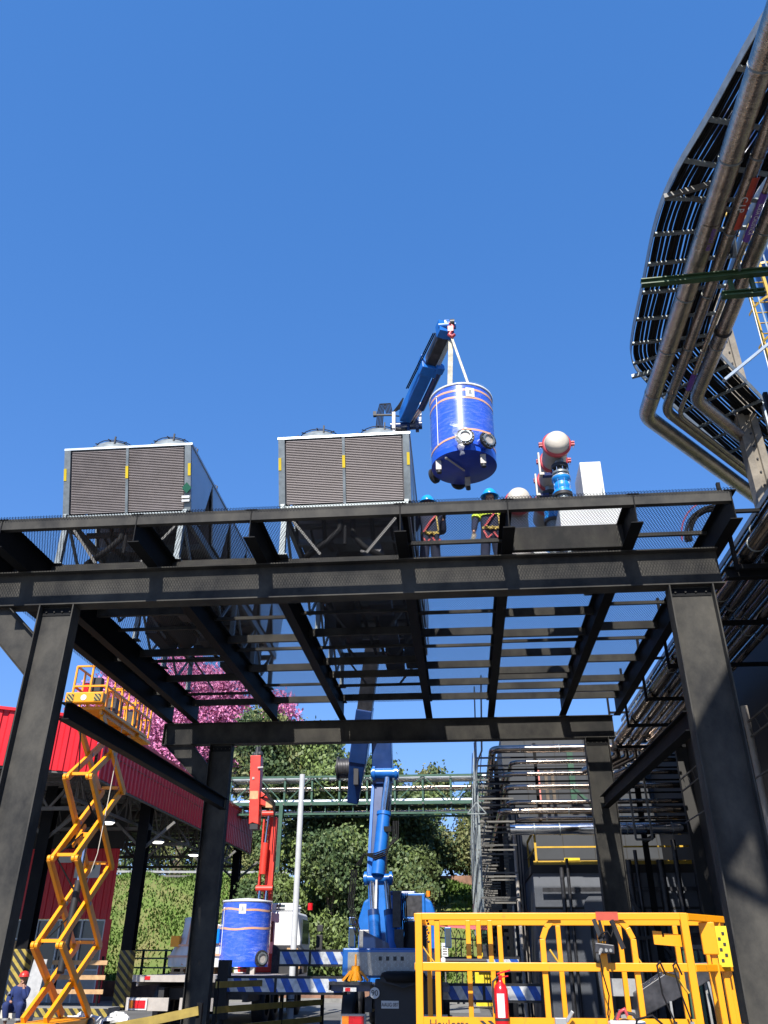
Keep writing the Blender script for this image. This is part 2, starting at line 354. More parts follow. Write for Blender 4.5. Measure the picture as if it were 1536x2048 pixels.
# purlins, each its own length between two joists
def purlin(x0, x1, y, big=True, z=8.455):
    h = .18 if big else .07; b = MB(); x0 += .012; x1 -= .012
    b.box(x0, y, z-h, x1, y+.01, z); b.box(x0, y+.0102, z-h, x1, y+.08 if big else y+.06, z-h+.01)
    if big: b.box(x0, y+.0102, z-.01, x1, y+.08, z)
    b.build('purlin', 'dusty', P)
rows = {0: [(13.9, 1), (16.3, 1), (17.7, 0), (19.2, 1), (20.4, 0), (22.2, 1), (23.5, 1)],
        1: [(13.9, 1), (16.2, 1), (17.4, 0), (18.9, 1), (19.7, 0), (21.0, 1), (22.7, 0), (23.4, 1)],
        2: [(13.9, 1), (15.7, 1), (16.9, 0), (18.1, 1), (19.0, 0), (20.3, 1), (22.0, 0), (23.3, 1)],
        3: [(14.0, 1), (16.7, 0), (17.8, 1), (19.0, 0), (19.9, 1), (21.0, 1), (22.2, 0), (23.2, 1)],
        4: [(13.45, 0), (15.6, 1), (16.9, 0), (18.0, 1), (19.1, 0), (20.4, 1), (21.9, 1), (23.3, 1)],
        5: [(15.7, 1), (16.9, 1), (18.2, 1), (18.9, 0), (19.6, 1), (21.0, 1), (21.5, 1), (22.4, 1), (23.4, 1)],
        6: [(13.45, 0), (15.4, 1), (16.7, 0), (17.9, 1), (18.9, 0), (20.2, 1), (21.9, 1), (22.8, 1), (23.5, 1)]}
for k, L in rows.items():
    for y, bg_ in L: purlin(JX[k], JX[k+1], y, bg_)
b = MB(); b.box(JX[5]+.012, 13.05, 8.0, JX[6]-.012, 13.062, 8.45); b.box(JX[5]+.012, 13.0622, 8.0, JX[6]-.012, 13.16, 8.012); b.build('trimmer_beam', 'dusty', P)
# deck of expanded metal: two families of long straight strands
def clipline(px, py, dx, dy, x0, x1, y0, y1):
    t0, t1 = -1e9, 1e9
    for p, d, a, c in ((px, dx, x0, x1), (py, dy, y0, y1)):
        u, w = (a-p)/d, (c-p)/d
        if u > w: u, w = w, u
        t0 = max(t0, u); t1 = min(t1, w)
    return (t0, t1) if t1-t0 > .02 else None
b = MB(); X0, X1, Y0, Y1 = -9.7, 4.72, 11.93, 24.1; LX, LY = .052, .104
for fam in (1, -1):
    z = 8.462 if fam > 0 else 8.467; dx, dy = LX*fam, LY; c0 = X0 if fam > 0 else X0
    span = (Y1-Y0)*LX/LY; k = int((X1-X0+span)/LX)+2
    for i in range(k):
        px = X0-span+i*LX if fam > 0 else X0+i*LX
        c = clipline(px, Y0, dx, dy, X0, X1, Y0, Y1)
        if c:
            a = (px+dx*c[0], Y0+dy*c[0], z); e = (px+dx*c[1], Y0+dy*c[1], z)
            b.bar(a, e, .0095, .002)
o = b.build('mesh_deck', 'mesh', P)
# bolted end plates and cap plates
def boltplate(c, w, h, nx, nz, face):
    b = MB(); x, y, z = c
    if face == 'y': b.box(x-w/2, y-.012, z-h/2, x+w/2, y, z+h/2)
    else: b.box(x-.012, y-w/2, z-h/2, x, y+w/2, z+h/2)
    p = b.build('end_plate', 'steel', P); b = MB()
    for i in range(nx):
        for j in range(nz):
            u = -w/2+w*(i+.5)/nx; v = -h/2+h*(j+.5)/nz
            if face == 'y': b.cyl((x+u, y-.012, z+v), (x+u, y-.035, z+v), .017, n=6)
            else: b.cyl((x-.012, y+u, z+v), (x-.035, y+u, z+v), .017, n=6)
    split(b, 'bolt', 'dusty', p)
for x0, x1 in ((-7.37, -6.70), (3.62, 4.30)): boltplate(((x0+x1)/2, YB-.013, 7.10), x1-x0-.06, .16, 5, 1, 'y')
for x0, x1 in ((-7.47, -6.82), (3.68, 4.42)): boltplate(((x0+x1)/2, YF-.013, 7.12), x1-x0-.06, .14, 4, 1, 'y')
# bracing
b = MB().ibeam((-6.76, YF+.16, 5.36), (-6.76, YB-.16, 5.5), .30, .2); b.build('side_beam', 'steel', P)
b = MB().ibeam((3.72, YF+.16, 4.98), (3.95, YB-.16, 5.44), .32, .2); b.build('side_beam', 'steel', P)
def knee(w, yc):
    b = MB(); b.prism([(x, yc-.02, z) for x, z in w], (0, .012, 0))
    for (p, q) in ((w[0], w[3]), (w[1], w[2])): b.bar((p[0], yc-.014, p[1]), (q[0], yc-.014, q[1]), .2, .016, (1, 0, 1))
    return b.build('knee_brace', 'dusty', P)
knee([(-8.75, 7.2), (-7.90, 7.2), (-7.39, 6.62), (-7.39, 5.93)], YB)
knee([(-8.80, 7.2), (-8.05, 7.2), (-7.49, 6.68), (-7.49, 5.93)], YF)

# ================= AIR-COOLED CHILLERS =================
def chiller(x0, x1, yf, name, label):
    zt, zb, nm, L = 10.93, 9.64, 6, 1.6
    T = thing(name, ((x0+x1)/2, yf+nm*L/2, 8.46), label, 'chiller', 'rooftop chillers on the platform')
    ytop, ybot = yf, yf+.48
    for mdl in range(nm):
        ya = yf+mdl*L; yb_ = ya+L; m0, m1 = ya+.48, yb_-.48
        b = MB()                             # coil panels of the V
        b.bar((x0+.1, (ya+m0)/2+.03, (zt+zb)/2), (x1-.1, (ya+m0)/2+.03, (zt+zb)/2), .03, 1.26, (0, m0-ya, zb-zt))
        b.bar((x0+.1, (yb_+m1)/2-.03, (zt+zb)/2), (x1-.1, (yb_+m1)/2-.03, (zt+zb)/2), .03, 1.26, (0, m1-yb_, zb-zt))
        co_ = b.build('coil', 'coil', T)
        if mdl == 0:                         # louvre-like fin rows on the coil that faces the street
            b = MB(); nrow = 38
            for i in range(nrow):
                t = (i+.5)/nrow; y = ya+.48*t-.005; z = zt-.04-(zt-zb-.06)*t
                for xa, xb in ((x0+.16, (x0+x1)/2-.03), ((x0+x1)/2+.03, x1-.16)):
                    b.bar((xa, y, z), (xb, y, z), .03, .011, (0, .25, 1))
            b.build('fin_rows', 'coilslat', T)
            f = MB(); d = V(0, .48, zb-zt); u = V(0, 1, .4).normalized()*-.035
            for xa, w in ((x0+.065, .13), ((x0+x1)/2, .055), (x1-.065, .13)):
                f.bar((xa, ya+u.y, zt+u.z), (xa, ya+.48+u.y, zb+u.z), w, .03, (0, -1, -.4))
            frs = split(f, 'coil_frame', 'galv', T); fr = frs[-1]
            g = MB()
            for xa in (x0+.03, (x0+x1)/2, x1-.03): g.bar((xa, ya+.48*.31-.065, zt-.38), (xa, ya+.48*.5-.065, zt-.62), .058, .012, (0, 1, 0))
            for gg, ff in zip((0, 1, 2), frs):
                q_ = MB(); k0 = gg*8; q_.v = g.v[k0:k0+8]; q_.f = g.f[:6]; q_.sm = g.sm[:6]; q_.build('yellow_marker', 'yelst', ff)
            if x0 < -6:
                g = MB(); cx = x1-.07; g.prism([(cx-.1, ya+.24, zt-.88), (cx, ya+.20, zt-.77), (cx+.1, ya+.24, zt-.88), (cx, ya+.28, zt-.99)], (0, -.01, 0)); g.build('green_diamond_label', 'green2', fr)
                g = MB(); g.box(cx-.1, ya+.29, zt-1.08, cx+.06, ya+.30, zt-1.03); g.box(cx-.1, ya+.32, zt-1.15, cx+.06, ya+.33, zt-1.10); g.build('paper_label', 'paper', fr)
        for x in (x0, x1-.03):
            b = MB(); b.prism([(x, ya+.01, zt), (x, yb_-.01, zt), (x, m1, zb), (x, m0, zb)], (.03, 0, 0)); b.build('side_panel', 'alu', T)
        for fx in (x0+(x1-x0)*.27, x0+(x1-x0)*.75):      # fans
            c = (fx, ya+L/2-.03, zt+.30); b = MB()
            b.lathe(c, [(.56, -.24), (.55, 0), (.50, .03), (.47, .08), (.46, .11), (.445, .11), (.455, .03)], 28)
            fr = b.build('fan_shroud', 'galv', T)
            g = MB()
            for rr in (.12, .2, .28, .36, .44):
                g.tube([(c[0]+rr*math.cos(t*math.pi/10), c[1]+rr*math.sin(t*math.pi/10), zt+.56-rr*.20) for t in range(21)], .010, 5, False)
            for q in range(8):
                a = q*math.pi/4; g.bar((c[0], c[1], zt+.57), (c[0]+.49*math.cos(a), c[1]+.49*math.sin(a), zt+.46), .018, .018)
            for q in range(4):
                a = q*math.pi/2+.3; g.bar((c[0]+.47*math.cos(a), c[1]+.47*math.sin(a), zt+.2), (c[0]+.49*math.cos(a), c[1]+.49*math.sin(a), zt+.53), .03, .03)
            g.build('fan_guard', 'dark', fr)
            g = MB(); g.cyl((c[0], c[1], zt+.06), (c[0], c[1], zt+.2), .11, n=14)
            for q in range(5):
                a = q*2*math.pi/5; g.bar((c[0]+.1*math.cos(a), c[1]+.1*math.sin(a), zt+.12), (c[0]+.43*math.cos(a+.2), c[1]+.43*math.sin(a+.2), zt+.15), .16, .012, (0, .4, 1))
            g.build('fan_blades', 'darkm', fr)
    yE = yf+nm*L
    b = MB(); b.box(x0-.02, yf-.03, zt+.002, x1+.02, yE, zt+.05); b.build('top_panel', 'alu', T)
    b = MB()
    for x in (x0+.05, x1-.13): b.box(x, yf+.35, zb-.2, x+.08, yE-.35, zb-.02)
    for i in range(7): b.box(x0+.132, yf+.40+i*1.48, zb-.18, x1-.132, yf+.48+i*1.48, zb-.04)
    b.build('base_frame', 'galv', T)
    b = MB()                                 # inner sump rail and drip tray under the first coils
    for i in range(nm): b.box(x0+.14, yf+.52+i*L, zb-.03, x1-.14, yf+.98+i*L, zb-.018)
    split(b, 'drip_tray', 'galv', T)
    for k in range(5):
        y = yf+.42+k*2.15
        for x, sx in ((x0+.14, 1), (x1-.14, -1)):
            b = MB(); b.bar((x, y, 8.47), (x, y, 9.50), .11, .11); b.bar((x-.12*0, y, 8.471), (x, y, 8.49), .24, .24)
            if k < 4:
                b.bar((x, y+.08, 9.45), (x, y+1.1, 8.55), .05, .05); b.bar((x, y+2.07, 9.45), (x, y+1.1, 8.56), .05, .05)
            lg = b.build('support_leg', 'galv', T)
            b = MB(); b.bar((x+.06*sx, y+.07, 9.42), (x+.75*sx, y+.07, 8.52), .06, .05); b.build('diagonal_brace', 'truss', lg)
    b = MB()                                 # compressors, evaporator barrel and pipework slung underneath
    cx = (x0+x1)/2
    b.cyl((cx-.55, yf+1.6, 9.15), (cx-.55, yf+6.6, 9.15), .26, n=20); b.build('evaporator', 'dark', T)
    for i in range(4):
        b = MB(); y = yf+1.2+i*2.0; b.cyl((cx+.45, y, 9.0), (cx+.45, y+.9, 9.0), .22, n=18); b.cyl((cx+.45, y+.2, 9.0), (cx+.45, y+.35, 9.0), .25, n=18)
        b.box(cx+.2, y+.1, 8.62, cx+.7, y+.8, 8.75); b.build('compressor', 'darkm', T)
    b = MB()
    for s_, q in ((-1, .0), (1, .25)):
        b.tube([(cx+s_*.1, yf+.7+q, 9.6), (cx+s_*.12, yf+.66+q, 9.15), (cx+s_*.35, yf+.6+q, 8.85), (cx+s_*.75, yf+.7+q, 8.62), (cx+s_*.9, yf+1.5, 8.6)], .06, 10)
        b.tube([(cx+s_*.5, yf+.9, 9.6), (cx+s_*.5, yf+1.2, 9.2), (cx+s_*.2, yf+2.4, 9.1), (cx+s_*.1, yf+8, 9.1)], .045, 8)
        b.tube([(cx+s_*.85, yf+1.4, 9.6), (cx+s_*.9, yf+3, 9.3), (cx+s_*.9, yf+8.5, 9.25)], .03, 8)
    b.cyl((cx, yf+.62, 9.2), (cx, yf+.62, 8.8), .035, n=8); split(b, 'refrigerant_pipe', 'cable', T)
    b = MB()
    for i in range(5): b.box(x0+.3, yf+1.0+i*1.8, 9.42, x1-.3, yf+1.12+i*1.8, 9.5)
    b.box(x0+.25, yf+5.0, 8.75, x0+.55, yf+6.6, 9.4); b.box(x1-.6, yf+7.0, 8.7, x1-.25, yf+8.2, 9.4)
    split(b, 'control_box', 'darkm', T)
    return T
chiller(-7.97, -5.26, 13.55, 'chiller', 'left chiller, louvred grey coil face with a green diamond label')
chiller(-3.42, -.74, 13.52, 'chiller', 'right chiller, louvred grey coil face beside the blue crane boom')

# ================= PEOPLE =================
def worker(name, x, y, zf, label, pose):
    T = thing(name, (x, y, zf), label, 'person', 'workers in navy overalls on the deck')
    L = lambda *p: (x+p[0], y+p[1], zf+p[2])
    hx, hy, lean = pose['head']; sx = pose['shoulder']; A = pose['arms']; G = pose['legs']
    pel = L(sx*.3, 0, .98); sp = L(sx*.6, lean*.4, 1.2); ch = L(sx, lean*.8, 1.40); nk = L(sx+hx*.3, lean, 1.52); hd = L(hx, hy, 1.66)
    body = [[(pel, .10), (sp, .105), (ch, .12), (nk, .055), (hd, .09), (L(hx, hy+.0, 1.74), .075)]]
    for (k, f) in G: body.append([(pel, .10), (L(k[0]*.55, 0, .9), .08), (L(*k), .055), (L(*f), .04), (L(f[0], f[1]+.13, f[2]-.03), .035)])
    for s, (e, h) in zip((-1, 1), A): body.append([(ch, .12), (L(sx+s*.19, lean*.8, 1.42), .06), (L(*e), .042), (L(*h), .03)])
    skin('body', body, 'skin', T)
    cl = [[(pel, .15), (sp, .15), (ch, .165), (L(sx+hx*.2, lean*.9, 1.47), .09)]]
    for (k, f) in G: cl.append([(pel, .15), (L(k[0]*.6, 0, .88), .115), (L(k[0], k[1], k[2]), .085), (L(f[0], f[1], f[2]+.08), .075)])
    for s, (e, h) in zip((-1, 1), A):
        q = [e[i]*.15+h[i]*.85 for i in range(3)]
        cl.append([(ch, .165), (L(sx+s*.2, lean*.8, 1.42), .085), (L(*e), .066), (L(*q), .05)])
    c = skin('coverall', cl, 'navy', T)
    for (k, f) in G:
        b = MB(); b.sphere(L(f[0], f[1]+.06, .06), .1, 12, 8, (.55, 1.45, .6)); b.sphere(L(f[0], f[1]+.0, .14), .075, 10, 8, (.8, 1, 1.2)); b.build('boot', 'boot', T)
    for s, (e, h) in zip((-1, 1), A):        # gloved hands with separate fingers
        e, h = V(*L(*e)), V(*L(*h)); d = (h-e).normalized(); w = d.cross(V(0, 1, 0)).normalized() if abs(d.y) < .9 else V(1, 0, 0); p = h+d*.06
        chs = [[(tuple(h), .034), (tuple(p), .036), (tuple(p+d*.04), .03)]]
        for q in range(4):
            o0 = p+d*.05+w*(q-1.5)*.02; chs.append([(tuple(p+d*.04), .03), (tuple(o0), .012), (tuple(o0+d*.035+V(0, .012, 0)), .011), (tuple(o0+d*.06+V(0, .03, 0)), .010)])
        chs.append([(tuple(h), .034), (tuple(h+d*.03+w*s*-.035), .013), (tuple(h+d*.07+w*s*-.05), .011)])
        skin('glove', chs, 'glove', T, 1)
    b = MB(); hc = L(hx, hy, 1.70)
    b.sphere(hc, .135, 22, 14, (1, 1.15, 1.05), zmin=-.02); b.lathe(hc, [(.135, .0), (.168, -.012), (.165, -.022), (.13, -.01)], 22)
    b.bar((hc[0], hc[1]-.16, hc[2]+.02), (hc[0], hc[1]+.0, hc[2]+.145), .03, .014); b.bar((hc[0], hc[1]+.0, hc[2]+.145), (hc[0], hc[1]+.16, hc[2]+.02), .03, .014)
    b.build('hard_hat', pose.get('hat', 'helmet'), T)
    if pose.get('harness', True):
        def strap(pts, mt, w=.05, nm='harness_strap'):
            b = MB()
            for a, c in zip(pts, pts[1:]): b.bar(L(*a), L(*c), w*.75, .010, (0, -1, 0))
            b.build(nm, mt, T)
        yb = -.165+lean*.5; s0 = sx
        strap([(s0+.16, yb+.03, 1.42), (s0+.02, yb-.02, 1.2), (s0-.12, yb+.0, 1.0)], 'strapr'); strap([(s0+.10, yb+.05, 1.45), (s0+.13, yb-.0, 1.2), (s0+.15, yb+.02, 1.02)], 'strapy', .035)
        strap([(s0-.16, yb+.05, 1.0), (s0, yb-.0, .97), (s0+.16, yb+.05, 1.0)], 'strapy', .06, 'harness_belt')
        strap([(s0-.14, yb+.05, .95), (s0-.08, yb+.02, .78), (s0+.0, yb+.03, .86)], 'strapr', .045, 'leg_strap'); strap([(s0+.04, yb+.03, .9), (s0+.12, yb+.03, .76), (s0+.17, yb+.08, .88)], 'strapr', .045, 'leg_strap')
        b = MB()
        for q in range(6): b.sphere(L(s0-.08+q*.03, yb-.01+.02*(q % 2), 1.0-.03*((q*7) % 3)), .019, 8, 6)
        b.build('harness_hardware', 'strapy', T)
    if pose.get('band'):
        for zz in (1.27, 1.36):
            b = MB()
            for q in range(5): a0, a1 = -1.1+q*.44, -1.1+(q+1)*.44; b.bar(L(sx+.235*math.sin(a0), .03-.205*math.cos(a0), zz), L(sx+.235*math.sin(a1), .03-.205*math.cos(a1), zz), .012, .05)
            b.build('reflective_band', 'hivis', T)
        b = MB()
        for s, (e, h) in zip((-1, 1), A):
            m_ = V(*L(sx+s*.2, lean*.8, 1.42)).lerp(V(*L(*e)), .55); d = (V(*L(*e))-m_).normalized(); b.cyl(tuple(m_), tuple(m_+d*.05), .092, n=14)
        b.build('reflective_band', 'hivis', T)
    return T
worker('person', .72, 12.86, 7.315, 'worker with blue hard hat and yellow-green bands, one gloved hand hanging down', dict(head=(.03, -.02, 0), shoulder=.02, hat='helmet', band=True,
    head_=0, arms=[((-.27, -.08, 1.12), (-.30, -.16, .87)), ((.27, .1, 1.15), (.2, .32, 1.2))], legs=[((-.12, .02, .5), (-.13, -.02, .09)), ((.13, .08, .5), (.14, .05, .09))]) | {'head': (.03, -.02, .0)})
worker('person', -.35, 12.95, 7.315, 'worker with blue hard hat and a red strap across the back, beside the chiller', dict(head=(-.04, .04, .05), shoulder=.0,
    arms=[((-.30, .12, 1.15), (-.36, .32, 1.28)), ((.24, .16, 1.14), (.12, .36, 1.22))], legs=[((-.13, .0, .5), (-.17, .0, .09)), ((.1, .06, .5), (.1, .1, .09))]))

# ================= HEADER PIPE MANIFOLD ON THE DECK =================
T = thing('pipe_manifold', (2.5, 18, 8.47), 'grey header pipe with domed cream end, red couplings and blue valve', 'pipe manifold')
hx, hz_, hy0 = 2.68, 12.62, 16.5
b = MB(); b.cyl((hx, hy0+.26, hz_), (hx, 20.6, hz_), .30, n=32); b.build('header_pipe', 'creamd', T)
b = MB(); b.lathe((hx, hy0, hz_), [(.001, -.06), (.10, -.055), (.2, -.03), (.26, .01), (.29, .07), (.30, .14), (.30, .24)], 32, axis='y'); b.build('end_cap', 'cream', T)
def coupling(xc, y, zc, r, parent):
    b = MB(); b.lathe((xc, y, zc), [(r, 0), (r+.05, .01), (r+.05, .11), (r, .12)], 32, axis='y')
    for s in (-1, 1):
        for q in (-.045, .02): b.box(xc+s*(r+.08)-.05, y+.01, zc+q, xc+s*(r+.08)+.05, y+.1, zc+q+.035)
    k = b.build('coupling', 'clampred', parent)
    g = MB()
    for s in (-1, 1): g.cyl((xc+s*(r+.09), y+.05, zc-.12), (xc+s*(r+.09), y+.05, zc+.09), .012, n=8)
    g.build('bolt', 'chromep', k)
for y in (16.66, 17.42, 18.35, 19.6): coupling(hx, y, hz_, .30, T)
def flange(b, c, z, r, t=.05): b.cyl((c[0], c[1], z), (c[0], c[1], z+t), r, n=24)
for i, (yy, xx) in enumerate(((17.0, 2.74), (18.3, 2.62))):
    c = (xx, yy); q0 = hz_-.30
    b = MB(); b.cyl((*c, q0-.26), (*c, q0+.12), .105, n=20); b.cyl((*c, q0-.66), (*c, q0-.36), .10, n=20); b.build('riser_neck', 'galv', T)
    b = MB(); flange(b, c, q0-.24, .205, .10); b.build('black_flange', 'dark', T)
    b = MB(); flange(b, c, q0-.40, .205, .05); flange(b, c, q0-.46, .17, .06); b.build('grey_flange', 'galv', T)
    b = MB()
    for q in range(8):
        a = q*math.pi/4+.2; b.cyl((c[0]+.18*math.cos(a), c[1]+.18*math.sin(a), q0-.43), (c[0]+.18*math.cos(a), c[1]+.18*math.sin(a), q0-.12), .011, n=6)
        b.cyl((c[0]+.195*math.cos(a), c[1]+.195*math.sin(a), q0-1.0), (c[0]+.195*math.cos(a), c[1]+.195*math.sin(a), q0-.48), .011, n=6)
    split(b, 'flange_bolt', 'chromep', T)
    b = MB(); flange(b, c, q0-.50, .225, .025); b.build('gasket_ring', 'alu', T)
    b = MB(); b.lathe((c[0], c[1], q0-.94), [(.225, 0), (.225, .05), (.17, .07), (.19, .13), (.205, .19), (.19, .26), (.16, .33), (.225, .36), (.225, .435)], 28, caps=True); b.build('valve_body', 'valve', T)
    b = MB(); flange(b, c, q0-1.02, .225, .075); b.build('black_flange', 'dark', T)
    b = MB(); b.cyl((*c, 9.5 if i == 0 else 9.9), (*c, q0-1.02), .17, n=20); b.build('riser_pipe', 'galv', T)
# valve levers on the left of the header
for yy in (17.0, 18.0):
    b = MB(); b.box(hx-.44, yy, hz_-.6, hx-.40, yy+.12, hz_-.02); b.box(hx-.44, yy, hz_-.66, hx-.33, yy+.14, hz_-.6); b.build('valve_lever', 'cream', T)
    b = MB(); b.box(hx-.36, yy+.02, hz_-.68, hx-.12, yy+.14, hz_-.60); b.build('lever_bracket', 'navyb', T)
b = MB()
for i in range(9): b.lathe((hx-.62, 20.2+i*.0, hz_-.9+i*.0), [(.18+.02*(i % 2), i*.05), (.18+.02*(i % 2), i*.05+.04)], 18, axis='y')
b.build('flexible_joint', 'creamd', T)
b = MB(); b.cyl((hx-.62, 19.6, hz_-1.3), (hx-.62, 20.6, hz_-1.3), .22, n=20); b.build('branch_pipe', 'creamd', T)
rescale(T, .87)
b = MB(); b.bar((1.5, 15.0, 8.95), (2.35, 15.0, 8.7), .1, .08); b.bar((1.5, 15.1, 8.62), (2.3, 15.1, 8.55), .1, .06); b.bar((1.45, 15, 8.5), (1.45, 15, 9.3), .08, .08); b.bar((2.3, 15, 8.5), (2.3, 15, 9.5), .06, .06); b.build('support_frame', 'white', T)

T = thing('elbow_pipe', (1.6, 16.4, 8.47), 'lower grey pipe with domed cream cap and red coupling, left of the header', 'pipe')
b = MB(); b.cyl((1.62, 16.5, 10.95), (1.62, 18.4, 10.95), .27, n=28); b.build('pipe_body', 'creamd', T)
b = MB(); b.lathe((1.62, 16.25, 10.95), [(.001, -.06), (.1, -.055), (.18, -.03), (.24, .02), (.265, .1), (.27, .24)], 28, axis='y'); b.build('end_cap', 'cream', T)
coupling(1.62, 16.5, 10.95, .27, T)
b = MB(); b.cyl((1.62, 17.0, 9.5), (1.62, 17.0, 10.7), .24, n=24); b.build('pipe_stub', 'creamd', T); b = MB(); b.lathe((1.62, 17.0, 10.1), [(.24, 0), (.30, .02), (.30, .14), (.24, .16)], 24); b.build('coupling', 'clampred', T)
rescale(T, .87)

# cabinet
T = thing('electrical_cabinet', (3.05, 15.8, 8.5), 'tall pale grey control cabinet on the deck right of the blue valve', 'cabinet')
b = MB(); b.box(2.94, 15.5, 9.6, 3.40, 16.4, 11.32); b.build('cabinet_body', 'white', T, bevel=.012)
b = MB(); b.box(3.08, 15.485, 10.0, 3.30, 15.498, 10.75); b.build('door_panel', 'white', T, bevel=.004)
b = MB(); b.box(2.975, 15.489, 9.62, 2.983, 15.4995, 11.3); b.box(3.33, 15.489, 9.62, 3.338, 15.4995, 11.3); b.box(3.34, 15.46, 10.4, 3.36, 15.498, 10.62); split(b, 'door_trim', 'galv', T)
b = MB(); b.box(2.82, 15.52, 8.48, 3.38, 16.38, 9.6); b.build('cable_base', 'galv', T)
b = MB(); b.cyl((3.05, 15.9, 11.32), (3.05, 15.9, 11.40), .012, n=6); b.build('lifting_eye', 'galv', T)
T = thing('white_panel_box', (2.9, 14.4, 8.47), 'long white sheet-metal box lying on the deck in front of the cabinet', 'box')
b = MB(); b.box(2.16, 14.1, 8.95, 3.42, 15.2, 9.42); b.build('box_body', 'white', T, bevel=.01)
b = MB(); b.box(2.18, 14.12, 8.80, 3.40, 15.18, 8.94); b.build('box_base', 'galv', T)
b = MB()
for x in (2.25, 3.3): b.box(x, 14.2, 8.475, x+.06, 15.1, 8.80)
b.build('foot', 'galv', T)
# cable coil on the right end of the deck
b = MB()
for i in range(16):
    r0 = .55+.11*random.random(); cx, cy, cz = 5.06+.06*random.random(), 14.0+.12*random.random(), 8.55
    pts = [(cx-r0*math.cos(t*.5), cy+.03*math.sin(t*3+i), cz+r0*1.15*math.sin(t*.5)) for t in [q*math.pi*1.15/12 for q in range(13)]]
    b.tube(pts, .012, 5)
o = b.build('cable_coil', 'cable'); tag(o, 'bundle of black cables arching over the right end of the deck', 'cable coil')
b = MB(); b.tube([(5.06-.72*math.cos(t), 13.95, 8.5+.85*math.sin(t)) for t in [q*.16 for q in range(9)]], .012, 5); tag(b.build('red_cable', 'strapr'), 'thin red cable curving beside the black cable bundle', 'cable')

DECKSET = [o for o in COL.objects if o.parent is None and o.name.split('.')[0] in ('steel_platform', 'chiller', 'pipe_manifold', 'elbow_pipe', 'electrical_cabinet', 'white_panel_box', 'cable_coil', 'red_cable')]
for o in DECKSET: rescale(o, .83)
